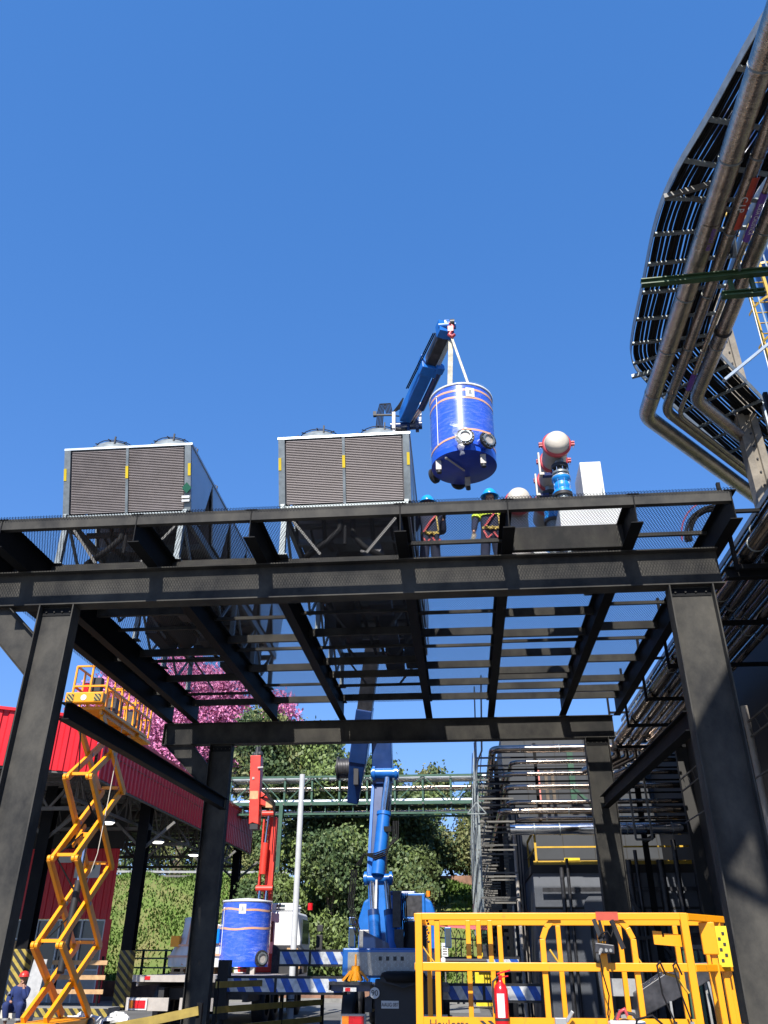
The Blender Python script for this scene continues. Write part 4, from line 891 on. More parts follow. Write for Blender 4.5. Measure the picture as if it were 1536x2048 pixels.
b = MB(); b.box(-5.35, 32.3, 1.75, -5.12, 32.42, 2.4); b.box(-5.33, 32.3, 2.5, -5.12, 32.42, 2.72); mr = b.build('mirror', 'dark', T, bevel=.02); b = MB(); b.bar((-5.55, 32.4, 1.75), (-5.2, 32.36, 1.8), .04, .04); b.build('mirror_arm', 'white', T)
b = MB(); b.prism([(-6.45, 30.1, 1.0), (-5.35, 30.1, 1.23), (-5.35, 30.1, 1.8), (-5.6, 30.1, 2.05), (-6.45, 30.1, 2.05)], (0, .6, 0)); b.build('tool_box', 'darkm', T, bevel=.02)
b = MB(); b.prism([(-5.95, 30.085, 1.35), (-5.42, 30.085, 1.35), (-5.42, 30.085, 1.78), (-5.62, 30.085, 1.96), (-5.95, 30.085, 1.96)], (0, .012, 0)); b.build('plywood_panel', 'wood', T)
# red crane: folded, standing upright behind the cab
b = MB(); b.box(-7.6, 30.2, 1.25, -6.1, 30.75, 1.8); b.bar((-6.85, 30.4, 1.8), (-6.85, 30.4, 3.4), .42, .4, (0, 1, 0)); b.build('crane_base', 'craner', T, bevel=.03)
b = MB(); b.cyl((-7.12, 30.0, 3.75), (-6.54, 30.0, 3.75), .10, n=18); b.build('lower_pin', 'craner', T)
for x in (-6.98, -6.74): b = MB(); b.cyl((x, 29.9, 2.7), (x, 30.0, 3.75), .06, n=14); b.build('lift_rod', 'white' if 0 else 'chromep', T)
b = MB(); b.bar((-6.78, 30.4, 3.2), (-6.74, 30.4, 6.1), .26, .35, (0, 1, 0)); b.build('inner_boom', 'craner', T, bevel=.02)
for x in (-7.05, -6.60): b = MB(); b.bar((x, 30.1, 3.6), (x+.03, 30.1, 6.0), .05, .2, (0, 1, 0)); b.build('boom_plate', 'craner', T)
b = MB(); b.cyl((-6.93, 29.95, 4.2), (-6.90, 29.95, 5.2), .12, n=20); b.build('outer_cylinder', 'craner', T)
b = MB(); b.cyl((-6.90, 29.95, 5.1), (-6.84, 29.95, 6.15), .05, n=14); b.build('outer_rod', 'chromep', T)
b = MB(); b.cyl((-7.08, 29.95, 6.18), (-6.66, 29.95, 6.18), .10, n=18); b.build('upper_pin', 'craner', T)
b = MB(); b.prism([(-7.3, 29.8, 6.5), (-6.72, 29.8, 6.35), (-6.72, 29.8, 6.62), (-7.2, 29.8, 6.95)], (0, .45, 0)); b.build('knuckle', 'craner', T, bevel=.02)
b = MB(); b.prism([(-7.46, 29.6, 5.78), (-7.34, 29.6, 5.84), (-7.12, 29.6, 5.78), (-7.22, 29.6, 8.15), (-7.60, 29.6, 8.15)], (0, .45, 0)); b.build('outer_boom', 'craner', T, bevel=.015)
b = MB(); b.prism([(-7.42, 29.62, 5.62), (-7.14, 29.62, 5.62), (-7.14, 29.62, 5.80), (-7.42, 29.62, 5.80)], (0, .4, 0)); b.build('boom_tail', 'dark', T)
b = MB(); b.box(-7.51, 29.592, 6.62, -7.20, 29.599, 6.90); b.box(-6.95, 29.79, 6.36, -6.7, 29.798, 6.6); b.build('wear_plate', 'wood', T)
b = MB(); b.box(-7.46, 29.57, 7.3, -7.38, 29.598, 7.38); b.bar((-7.28, 29.55, 7.7), (-7.08, 29.55, 7.72), .05, .05); split(b, 'bracket', 'creamd', T)
b = MB(); b.cyl((-7.4, 29.8, 8.15), (-7.4, 29.8, 8.5), .12, .05, n=14); b.cyl((-7.33, 29.9, 8.2), (-7.33, 29.9, 8.8), .03, n=8); b.sphere((-7.3, 29.8, 8.22), .13); b.sphere((-7.48, 29.8, 8.2), .11); b.build('boom_head', 'dark', T)
b = MB()
for i in range(4): b.tube([(-7.15+i*.03, 29.8, 6.7), (-6.9, 29.6, 6.75+i*.03), (-6.68+i*.03, 29.7, 6.5), (-6.60, 29.8, 6.0), (-6.6, 29.8, 4.8)], .018, 6)
split(b, 'hydraulic_hose', 'cable', T)
# load
tankthing('storage_tank', -6.93, 28.2, 1.42, .775, 1.80, 'film-wrapped blue tank standing on the flatbed truck', 'film-wrapped blue tanks', 9, nozz=((48, .6), (-75, .6)), tapes=(.85, .56), lift=False, lowtape=0)
b = MB(); b.box(-8.5, 27.6, 1.225, -7.75, 28.7, 1.28); b.box(-8.5, 27.62, 1.36, -7.75, 28.68, 1.40)
for x in (-8.45, -8.15, -7.85): b.box(x, 27.61, 1.2805, x+.08, 28.69, 1.3595)
tag(b.build('wooden_pallet', 'wood'), 'timber pallet on the flatbed between column and blue tank', 'pallet')
b = MB(); b.box(-9.0, 27.5, 1.225, -8.56, 28.7, 1.28); b.box(-9.0, 27.52, 1.36, -8.56, 28.68, 1.40); b.box(-8.98, 27.53, 1.2805, -8.9, 28.67, 1.3595); b.box(-8.7, 27.53, 1.2805, -8.62, 28.67, 1.3595)
tag(b.build('wooden_pallet', 'wood'), 'timber pallet under the wrapped machine left of the column', 'pallet')
def bundle(cx, cy, z, prof, name, label, seed):
    T2 = thing(name, (cx, cy, z), label, 'wrapped machine'); rnd = np.random.default_rng(seed); ph = rnd.uniform(0, 6, 6)
    b = MB(); n = 28; vs = []
    for j, (r, zz) in enumerate(prof):
        for i in range(n):
            a = 2*math.pi*i/n; q = r*(1+.14*math.sin(a*3+ph[0]+j*.4)+.05*math.sin(a*7+ph[1]+j)); vs.append((cx+q*math.cos(a), cy+q*.8*math.sin(a), z+zz))
    b.add(vs, [(j*n+i, j*n+(i+1) % n, (j+1)*n+(i+1) % n, (j+1)*n+i) for j in range(len(prof)-1) for i in range(n)], True); b.build('wrapping', 'sheet', T2)
    b = MB()
    for zz in (prof[1][1], prof[2][1]): 
        r = prof[1][0]*1.08 if zz == prof[1][1] else prof[2][0]*1.12
        b.lathe((cx, cy, z+zz), [(r, 0), (r*.98, .06)], 28)
    b.bar((cx-.05, cy-prof[0][0]*.86, z+.05), (cx+.05, cy-prof[-2][0]*.95, z+prof[-2][1]), .06, .01, (0, -1, 0)); b.build('packing_tape', 'tape', T2)
    return T2
w = bundle(-8.62, 28.1, 1.41, [(.62, 0), (.64, .25), (.5, .55), (.34, .8), (.3, 1.1), (.28, 1.35), (.02, 1.4)], 'wrapped_machine', 'machine wrapped in white film with tape on the flatbed', 4)
b = MB(); b.box(-9.12, 27.6, 1.95, -8.86, 27.85, 2.25); b.build('yellow_motor', 'yel', w)
w = bundle(-7.80, 28.0, 1.41, [(.26, 0), (.3, .3), (.2, .6), (.13, .8), (.12, 1.1), (.16, 1.14), (.02, 1.18)], 'wrapped_pump', 'small wrapped pump with a blue top beside the blue tank', 5)
b = MB(); b.cyl((-7.80, 27.85, 2.05), (-7.80, 27.85, 2.45), .16, n=16); b.build('blue_cap', 'helmet', w)
b = MB(); b.lathe((-5.55, 29.2, 1.5), [(.17, 0), (.17, .03), (.11, .04), (.025, .85), (.001, .86)], 20); o = b.build('traffic_cone', 'orange'); tag(o, 'orange traffic cone with pale bands behind the white pole', 'traffic cone')
b = MB()
for t in (.35, .62): b.lathe((-5.55, 29.2, 1.5+.85*t), [(.115-.088*t, 0), (.115-.088*(t+.12), .1)], 20)
k = b.build('reflective_band', 'white', o)
b = MB(); b.box(-5.95, 28.9, 1.0, -5.42, 29.5, 1.498); tag(b.build('generator_box', 'dark', None, bevel=.03), 'dark metal box under the traffic cone', 'box')

# ================= YELLOW SCISSOR LIFT (raised) =================
T = thing('scissor_lift', (-9.45, 21.2, 0), 'tall yellow scissor lift, raised, with a railed platform on top', 'scissor lift')
XL, XR, YN, YR_ = -9.80, -9.12, 20.0, 22.15
zs = [.42, 1.88, 3.70, 5.58, 7.12]
b = MB(); b.box(-9.86, 19.9, .12, -9.02, 22.3, .38); b.build('chassis', 'yel', T, bevel=.02)
for x in (-9.90, -9.10):
    for y in (20.2, 22.0): b = MB(); b.lathe((x, y, .19), [(.05, 0), (.18, .01), (.19, .04), (.19, .1), (.18, .12), (.05, .12)], 20, axis='x'); b.build('wheel', 'dark', T)
for k in range(4):
    za, zc = zs[k], zs[k+1]
    for x, o_ in ((XL, .045), (XR, -.045)):
        b = MB(); b.bar((x, YN, zc), (x, YR_, za), .085, .165); b.build('scissor_arm', 'yel', T, bevel=.006)
        b = MB(); b.bar((x+o_*1.8, YN, za), (x+o_*1.8, YR_, zc), .085, .165); b.build('scissor_arm', 'yel', T, bevel=.006)
        b = MB(); ym = (YN+YR_)/2; b.cyl((x-.05 if o_ > 0 else x-.14, ym, (za+zc)/2), (x+.14 if o_ > 0 else x+.05, ym, (za+zc)/2), .045, n=12); b.build('pivot_pin', 'zinc', T)
    if k:
        for y in (YN, YR_):
            b = MB(); b.bar((XL+.12, y+.12*(1 if y == YN else -1), za+.09), (XR-.12, y+.12*(1 if y == YN else -1), za+.09), .09, .07); b.build('cross_tube', 'yel', T)
            b = MB()
            for x in (XL, XL+.09, XR-.09, XR): b.cyl((x-.035, y, za), (x+.035, y, za), .075, n=14)
            split(b, 'pivot_boss', 'yel', T)
b = MB(); b.cyl((-9.46, 20.9, 1.3), (-9.46, 21.05, 3.3), .085, n=16); b.build('lift_cylinder', 'dark', T)
b = MB(); b.cyl((-9.46, 21.05, 3.3), (-9.46, 21.1, 4.3), .045, n=14); b.build('lift_rod', 'chromep', T)
b = MB(); b.bar((-9.6, 21.0, 4.35), (-9.3, 21.0, 4.35), .1, .1); b.bar((-9.6, 20.7, 4.05), (-9.6, 21.2, 4.6), .05, .09); b.build('cylinder_bracket', 'yel', T)
b = MB()
for i, q in enumerate((0, .03)):
    b.tube([(-9.7+q, 20.05, 7.0), (-9.6, 20.3, 5.7), (-9.45+q, 21.4, 4.7), (-9.7, 20.1, 3.75), (-9.5+q, 21.5, 2.8), (-9.65, 20.1, 1.9)], .012, 6)
split(b, 'control_cable', 'cable', T)
b = MB(); b.tube([(-9.08, 21.3, 7.4), (-9.02, 21.0, 5.2), (-9.03, 20.9, 3.9), (-9.16, 20.8, 3.1)], .011, 6); b.sphere((-9.17, 20.8, 3.05), .035, 8, 6); b.build('hanging_rope', 'cream', T)
b = MB(); b.box(-9.98, 19.86, 7.22, -9.02, 23.0, 7.30); b.box(-9.98, 22.4, 7.12, -9.02, 23.35, 7.2)
for x in (-9.90, -9.16): b.box(x, 19.9, 7.10, x+.06, 22.9, 7.2195)
for y in (20.6, 21.6, 22.6): b.box(-9.84, y, 7.12, -9.16, y+.06, 7.2192)
b.build('platform_frame', 'yel', T, bevel=.004)
b = MB(); b.box(-10.02, 19.62, 7.34, -9.02, 19.86, 7.62); bx = b.build('platform_box', 'yel', T, bevel=.03)
b = MB(); b.box(-9.97, 19.605, 7.38, -9.78, 19.6195, 7.56); b.box(-9.24, 19.605, 7.38, -9.06, 19.6195, 7.56); b.build('hazard_sticker', 'hazsm', bx)
b = MB(); b.cyl((-9.52, 19.61, 7.47), (-9.52, 19.6195, 7.47), .075, n=20); k = b.build('round_sticker', 'paper', bx)
def rail(b, pts, r=.022): b.tube(pts, r, 8)
def lift_rails(ya, yb, xl, xr, z0, z1, nm):
    b = MB()
    for z in (z1, (z0+z1)/2):
        for x in (xl, xr): b.bar((x, ya, z), (x, yb, z), .045, .045)
        for y in (ya, yb): b.bar((xl, y, z), (xr, y, z), .044, .044)
    for x in (xl, xr):
        for i in range(5): y = ya+(yb-ya)*i/4; b.bar((x, y, z0), (x, y, z1), .046, .046, (0, 1, 0))
    b.bar(((xl+xr)/2, ya, z0), ((xl+xr)/2, ya, z1), .045, .045, (0, 1, 0))
    b.build(nm, 'yel', T)
lift_rails(19.86, 21.9, -9.95, -9.06, 7.3, 8.38, 'guard_rail'); lift_rails(22.0, 23.3, -9.93, -9.1, 7.3, 8.36, 'extension_rail')
b = MB(); b.box(-9.62, 20.0, 7.72, -9.3, 20.2, 8.12); b.build('control_box', 'dark', T, bevel=.02)
b = MB(); b.box(-9.86, 20.2, 7.5, -9.72, 20.4, 8.05); b.build('red_extinguisher', 'tail', T, bevel=.03)
b = MB(); b.box(-9.4, 20.8, 7.4, -9.15, 21.3, 7.8); b.box(-9.5, 22.4, 7.4, -9.2, 22.8, 7.9); split(b, 'stowed_gear', 'darkm', T, bevel=.02)

# ================= YELLOW LIFT BASKET IN FRONT =================
T = thing('lift_basket', (1.0, 9.2, .0), 'wide yellow railed work platform in the foreground with a red extinguisher', 'work platform')
YBF, YBB = 8.5, 9.85; z1, z2, z0 = 1.965, 1.555, 1.165
def hb(b, a, c, w=.05, h=.06): b.bar(a, c, w, h)
b = MB(); hb(b, (-.46, YBF, z1), (2.0, YBF, z1)); hb(b, (-.46, YBF, z2), (2.0, YBF, z2), .045, .07); split(b, 'front_rail', 'yel', T, bevel=.006)
b = MB(); hb(b, (-.46, YBB, z1), (2.5, YBB, z1)); hb(b, (-.46, YBB, z2-.0), (2.5, YBB, z2), .045, .06); split(b, 'rear_rail', 'yel', T, bevel=.006)
b = MB()
for z in (z1, z2): hb(b, (-.46, YBF+.03, z), (-.46, YBB-.03, z)); 
split(b, 'left_rail', 'yel', T, bevel=.006)
for z in (z1-.004, z2-.004):
    b = MB(); hb(b, (2.02, YBF+.02, z), (2.50, 9.1, z)); b.build('gate_rail', 'yel', T, bevel=.006); b = MB(); hb(b, (2.5, 9.13, z), (2.5, YBB-.03, z)); b.build('gate_rail', 'yel', T, bevel=.006)
def post(x, y, za, zc, w=.05, nm='post'):
    b = MB(); b.bar((x, y, za), (x, y, zc), w, w*.9, (0, 1, 0)); b.build(nm, 'yel', T, bevel=.005)
for x in (-.44, 1.23, 1.99): post(x, YBF-.005, .85, z1+.028, .066)
for x in (-.27,): post(x, YBF+.01, .9, z1-.03, .05)
for x in (.02, .12, .23): post(x, YBF+.3, z2-.02, z1-.02, .045)
for x in (.02, .24): post(x, YBF+.3, .9, z2-.03, .045)
for x in (-.40, .36, .98, 1.62, 2.2): post(x, YBB-.005, .9, z1-.03, .05)
for p in ((2.48, 9.12), (2.42, 9.02), (2.5, 9.82), (2.3, 8.86)): post(p[0], p[1], .87, z1-.03, .055)
for xa, s in ((.70, 1), (1.52, -1)):     # arched gate posts
    b = MB(); p = [(xa, YBF+.03, .9), (xa, YBF+.03, 1.78), (xa+.04*s, YBF+.03, 1.87), (xa+.10*s, YBF+.03, 1.93), (xa+.18*s, YBF+.03, z1-.03)]
    for a, c in zip(p, p[1:]): b.bar(a, c, .05, .05, (0, 1, 0))
    b.build('gate_post', 'yel', T, bevel=.004)
b = MB(); b.box(-.47, YBF-.03, .86, 2.0, YBF-.016, 1.165); tb = b.build('toe_board', 'yel', T)
b = MB(); b.box(-.45, YBB+.02, .86, 2.5, YBB+.034, 1.03); b.build('toe_board', 'yel', T)
b = MB(); b.prism([(2.0, YBF-.02, .86), (2.52, 9.08, .86), (2.52, 9.08, 1.1), (2.0, YBF-.02, 1.1)], (.012, -.012, 0)); b.build('toe_board', 'yel', T)
b = MB(); b.box(-.45, YBF-.015, .84, 2.0, YBB+.0, .858); b.box(2.001, 9.1, .84, 2.5, YBB, .858); b.build('floor', 'darkm', T)
text('maker_lettering', 'Haulotte', .105, (-.18, YBF-.034, 1.105), (R(90), 0, 0), 'ink', tb, sx=.95)
b = MB()
for q in (.09, .16): b.prism([(q, YBF-.036, 1.14), (q+.03, YBF-.036, 1.14), (q+.065, YBF-.036, 1.11), (q+.03, YBF-.036, 1.08), (q, YBF-.036, 1.08), (q+.035, YBF-.036, 1.11)], (0, .004, 0))
b.build('arrow_mark', 'ink', tb)
b = MB(); b.box(2.20, 8.80, 1.66, 2.34, 8.84, 1.93); b.build('document_box', 'yel', T, bevel=.008)
b = MB(); b.box(2.35, 8.90, 1.56, 2.47, 8.925, 1.90); st = b.build('instruction_plate', 'yelst', T)
b = MB()
for i in range(6): b.box(2.375+.04*(i % 2), 8.893, 1.60+i*.045, 2.40+.04*(i % 2), 8.8995, 1.625+i*.045)
b.build('instruction_icon', 'ink', st)
b = MB(); b.prism([(1.72, YBF+.1, 1.74), (1.97, YBF+.1, 1.72), (1.97, YBF+.1, 1.82), (1.82, YBF+.1, 1.83), (1.82, YBF+.1, 1.80), (1.80, YBF+.1, 1.80), (1.80, YBF+.1, 1.845), (1.72, YBF+.1, 1.85)], (0, .02, 0)); b.build('latch_plate', 'yel', T)
b = MB(); b.cyl((-.2, YBF+.06, z2+.045), (.18, YBF+.06, z2+.045), .022, n=10); b.build('sliding_bar', 'dark', T)
b = MB(); b.sphere((-.22, YBF+.06, z2+.045), .03, 8, 6); b.build('bar_knob', 'white', T)
b = MB(); b.box(1.20, YBF-.036, z1-.034, 1.40, YBF-.0255, z1+.036); b.build('red_sticker', 'signred', T)
for xa in (.76, 1.5): b = MB(); b.cyl((xa, YBF+.05, z2+.14), (xa+.08, YBF+.05, z2+.02), .009, n=8); b.build('gate_rod', 'yel2', T)
b = MB(); b.tube([(1.75, YBF+.05, z2-.04), (1.86, YBF+.05, z2-.07), (1.95, YBF+.05, z2-.2)], .012, 8); b.build('corner_brace', 'yel2', T)
b = MB(); b.tube([(-.42, YBF+.03, z2+.18), (-.36, YBF+.03, z2+.1), (-.3, YBF+.03, z2+.03)], .008, 6); b.build('gate_chain', 'yel2', T)
b = MB()
for i in range(8): b.sphere((-.36+.01*math.sin(i*2), YBF+.02, 1.93-i*.025), .012, 6, 5)
b.build('safety_chain', 'darkm', T)
# control box hung on the rail
k = thing('control_console', (1.42, 8.46, 1.7), 'worn grey control console hung on the yellow top rail', 'control console')
b = MB(); b.prism([(1.14, 8.36, 1.665), (1.31, 8.34, 1.66), (1.315, 8.34, 1.73), (1.15, 8.36, 1.75)], (.02, .12, 0)); b.build('console_body', 'darkm', k, bevel=.008)
b = MB(); b.bar((1.17, 8.42, 1.94), (1.22, 8.40, 1.76), .02, .035); b.bar((1.33, 8.43, 1.93), (1.40, 8.38, 1.70), .028, .035); b.bar((1.22, 8.43, 1.93), (1.25, 8.4, 1.76), .014, .02); split(b, 'hanger_arm', 'dark', k)
b = MB(); b.tube([(1.19, 8.4, 1.78), (1.22, 8.36, 1.82), (1.27, 8.36, 1.84), (1.30, 8.37, 1.79), (1.33, 8.36, 1.86), (1.31, 8.4, 1.92)], .007, 6); b.build('console_cable', 'cable', k)
b = MB(); b.cyl((1.20, 8.36, 1.69), (1.18, 8.30, 1.675), .018, .014, n=12); b.cyl((1.18, 8.30, 1.675), (1.165, 8.27, 1.65), .009, n=8); b.cyl((1.24, 8.35, 1.69), (1.237, 8.31, 1.685), .013, n=12); b.cyl((1.28, 8.35, 1.69), (1.276, 8.32, 1.685), .013, n=12); split(b, 'switch', 'zinc', k)
b = MB(); b.tube([(1.165, 8.27, 1.65), (1.18, 8.28, 1.5), (1.22, 8.34, 1.34), (1.20, 8.4, 1.2), (1.24, 8.42, .98)], .006, 6); b.build('console_cable', 'cable', k)
# fire extinguisher
k = thing('fire_extinguisher', (.28, 8.38, 1.12), 'red fire extinguisher hanging at the front of the yellow platform', 'fire extinguisher')
b = MB(); b.lathe((.285, 8.38, 1.10), [(.001, 0), (.055, .0), (.062, .02), (.062, .27), (.05, .31), (.025, .335), (.02, .35)], 24); b.build('cylinder', 'tail', k)
b = MB(); b.cyl((.285, 8.38, 1.45), (.285, 8.38, 1.49), .018, n=10); b.bar((.26, 8.38, 1.50), (.38, 8.38, 1.53), .02, .012); b.bar((.27, 8.38, 1.47), (.36, 8.38, 1.485), .02, .01); b.build('valve_handle', 'tail', k)
b = MB(); b.tube([(.27, 8.35, 1.48), (.22, 8.34, 1.44), (.215, 8.34, 1.35), (.222, 8.335, 1.2)], .009, 8); b.build('hose', 'dark', k)
b = MB(); n = 8; vs = []
for dz in (.07, .25):
    for i in range(n+1):
        a = R(-125+i*60/n); vs.append((.285+.0632*math.cos(a), 8.38+.0632*math.sin(a), 1.10+dz))
b.add(vs, [(i, i+1, n+2+i, n+1+i) for i in range(n)], True); b.build('paper_label', 'paper', k)
b = MB(); b.lathe((.285, 8.38, 1.145), [(.0635, 0), (.0635, .02)], 24); b.build('bracket_band', 'dark', k)
# welding machine + tool bag on the platform
k = thing('welding_machine', (1.42, 8.55, .86), 'pale grey welding machine with a pink-red strap on the yellow platform', 'welding machine')
b = MB(); b.box(1.20, 8.30, .94, 1.50, 8.47, 1.155); b.build('case', 'white', k, bevel=.015)
b = MB(); b.box(1.50, 8.30, .95, 1.60, 8.46, 1.12); b.box(1.47, 8.285, 1.03, 1.57, 8.2985, 1.11); b.build('front_panel', 'darkm', k, bevel=.01)
text('case_lettering', 'POS', .05, (1.28, 8.296, 1.085), (R(90), 0, 0), 'ink', k)
b = MB(); b.tube([(1.25, 8.4, 1.15), (1.28, 8.4, 1.20), (1.34, 8.4, 1.215), (1.42, 8.4, 1.2), (1.45, 8.4, 1.15)], .014, 8); b.build('handle', 'dark', k)
b = MB(); b.tube([(1.27, 8.38, 1.16), (1.30, 8.36, 1.22), (1.34, 8.36, 1.24), (1.36, 8.36, 1.19)], .013, 6); b.build('red_strap', 'clampred', k)
b = MB(); b.tube([(1.56, 8.29, 1.05), (1.62, 8.25, 1.14), (1.55, 8.25, 1.2), (1.42, 8.26, 1.17), (1.38, 8.27, 1.05)], .009, 6); b.build('lead', 'cable', k)
b = MB(); b.sphere((1.08, 8.75, 1.03), .16, 18, 10, (1.2, .8, .75)); b.sphere((1.2, 8.7, 1.08), .1, 14, 8, (1, 1, .7)); tag(b.build('tool_bag', 'cable'), 'black tool bag lying on the yellow platform', 'tool bag')
b = MB(); b.box(.72, 8.36, 1.08, .86, 8.46, 1.12); b.box(.74, 8.38, 1.12, .84, 8.44, 1.17); b.bar((.84, 8.4, 1.14), (.90, 8.38, 1.22), .02, .03); tag(b.build('clamp_vise', 'zinc', None, bevel=.005), 'small grey clamp fixed on the edge of the yellow platform', 'clamp')
for i, (x, lb) in enumerate(((1.72, 'thin dark hose hooked over the mid rail, left of the pair'), (1.86, 'dark hose with a metal torch hooked over the mid rail'))):
    b = MB(); b.tube([(x+.03, 8.44, 1.50), (x-.01, 8.42, 1.60), (x-.04, 8.42, 1.57), (x-.03+.02*i, 8.4, 1.35), (x+.05, 8.4, 1.12), (x+.02, 8.42, .92)], .008, 6)
    o = b.build('welding_hose', 'cable'); tag(o, lb, 'hose')
    b = MB(); b.bar((x+.045, 8.4, 1.15), (x+.015, 8.42, .90), .03, .03); b.build('torch_handle', 'dark' if i == 0 else 'zinc', o)
# ================= RED-CANOPY WAREHOUSE =================
T = thing('warehouse', (-20, 36, 0), 'open warehouse with a bright red corrugated canopy fascia and dark steel trusses', 'warehouse')
def corr(p0, p1, z0, z1, parent, mt, name, pitch=.3, depth=.05, out=None):
    """trapezoidal sheet between two plan points"""
    a = V(*p0, 0); c = V(*p1, 0); d = (c-a).normalized(); n = V(d.y, -d.x, 0)*(1 if out is None else out); Lg = (c-a).length
    pr = []; s = 0
    while s < Lg:
        for q, w in ((0, 0), (.42, 0), (.52, 1), (.9, 1), (1, 0)):
            t = s+q*pitch
            if t <= Lg+.001: pr.append((t, w*depth))
        s += pitch
    pts = [a+d*t+n*w for t, w in pr]; k = len(pts)
    z0f = z0 if callable(z0) else (lambda t: z0); z1f = z1 if callable(z1) else (lambda t: z1)
    vs = [(p.x, p.y, z0f(t)) for p, (t, w) in zip(pts, pr)]+[(p.x, p.y, z1f(t)) for p, (t, w) in zip(pts, pr)]
    b = MB(); b.add(vs, [(i, i+1, k+i+1, k+i) for i in range(k-1)]); return b.build(name, mt, parent)
corr((-22.6, 20.6), (-12.15, 26.72), 7.0, 8.75, T, 'red', 'fascia', .36, .06, 1)
corr((-12.1, 26.75), (-12.1, 49), 6.92, 8.72, T, 'red', 'fascia', .36, .06, 1)
b = MB()
b.bar((-22.6, 20.55, 8.8), (-12.05, 26.68, 8.8), .14, .10); b.bar((-12.05, 26.7, 8.8), (-12.05, 49, 8.8), .14, .12)
b.build('fascia_cap', 'red', T)
b = MB(); b.bar((-22.6, 20.66, 6.96), (-12.15, 26.8, 6.96), .10, .06); b.bar((-12.15, 26.8, 6.90), (-12.15, 49, 6.90), .10, .06); b.build('fascia_trim', 'truss', T)
g = corr((-12.4, 26.9), (-30, 26.9), 0, 0, T, 'roofu', 'roof', .3)   # replaced below
COL.objects.unlink(g); bpy.data.objects.remove(g)
b = MB(); vs = []; xs_ = []
x = -36.0
while x < -12.2:
    for q, w in ((0, 0), (.45, 0), (.55, .05), (.9, .05)): xs_.append((x+q*.3, w))
    x += .3
for y in (20.2, 49): vs += [(xx, (y if y > 30 else min(27+(xx+12.2)*.58+.25, 27)), 7.75+w+.0) for xx, w in xs_]
k = len(xs_); b.add(vs, [(i, i+1, k+i+1, k+i) for i in range(k-1)]); b.build('roof', 'roofu', T)
def truss(a, c, z0, z1, n=8, w=.08, nm='truss'):
    b = MB(); a = V(*a, 0); c = V(*c, 0); p = lambda t, z: tuple(a.lerp(c, t)+V(0, 0, z))
    b.bar(p(0, z1), p(1, z1), w, w); b.bar(p(0, z0), p(1, z0), w, w)
    for i in range(n):
        b.bar(p(i/n, z0), p((i+.5)/n, z1), w*.6, w*.6); b.bar(p((i+.5)/n, z1), p((i+1)/n, z0), w*.6, w*.6)
        b.bar(p((i+.5)/n, z0), p((i+.5)/n, z1), w*.5, w*.5)
    return b.build(nm, 'truss', T)
for y in (28.5, 33.5, 38.5, 43.5, 48.5): truss((-12.4, y), (-30, y), 6.2, 7.45, 9, .12)
for x in (-13.2, -17.5, -22): truss((x, 27.2), (x, 48.9), 6.4, 7.4, 14, .09)
for y in np.arange(27.5, 49, 1.6): b = MB(); b.bar((-12.4, y, 7.62), (-30, y, 7.62), .07, .14); b.build('roof_purlin', 'truss', T)
for (x, y) in ((-15.0, 30), (-12.1-.5, 33.3), (-18.8, 30), (-12.6, 43), (-14.6, 38.5), (-12.6, 48)):
    b = MB(); b.ibeam((x, y, 0), (x, y, 7.2), .42, .42, .03, .03, (0, 1, 0)); c = b.build('column', 'steel', T)
    b = MB(); 
    for (q0, q1) in (((-.22, -.235), (.22, -.213)), ((.213, -.21), (.235, .21))): b.box(x+q0[0], y+q0[1], .1, x+q1[0], y+q1[1], 1.9)
    b.build('hazard_stripes', 'hazard', c)
    b = MB(); b.bar((x, y, 5.4), (x+1.2, y, 6.4), .1, .1); b.bar((x, y, 5.4), (x-1.2, y, 6.4), .1, .1); b.build('column_brace', 'truss', T)
# back wall with red sheet over glazing
corr((-30, 36), (-14.55, 36), 3.05, 5.75, T, 'red', 'wall_sheet', .3, .04, 1)
b = MB(); b.box(-30, 36.1, 5.75, -14.5, 36.2, 7.6); b.build('upper_wall', 'walld', T)
b = MB(); b.box(-14.75, 35.99, .1, -14.5, 36.06, 3.05); b.build('red_post', 'red', T)
b = MB(); b.box(-30, 36.08, 1.25, -14.78, 36.12, 3.02); b.build('window', 'glass', T)
b = MB()
for i in range(17):
    x = -30+i*.95; b.box(x, 36.0, .1, x+.06, 36.07, 3.04)
for z in (2.3, 1.2, 2.98): b.box(-30, 35.99, z, -14.8, 36.0-.0005+.07, z+.06)
b.build('window_frame', 'white', T)
b = MB(); b.box(-30, 36.02, .1, -14.8, 36.06, 1.2); b.build('lower_panel', 'zinc', T)
b = MB(); b.box(-18.4, 35.9, 1.25, -17.5, 35.98, 2.25); b.build('notice_board', 'wood', T)
b = MB(); b.box(-17.2, 35.93, 5.2, -16.6, 35.95, 5.55); b.box(-16.4, 35.93, 4.6, -15.3, 35.95, 5.25); b.build('wall_sign', 'paper', T)
b = MB(); b.cyl((-15.7, 35.9, 5.05), (-15.7, 35.928, 5.05), .16, n=20); b.build('sign_logo', 'green2', T)
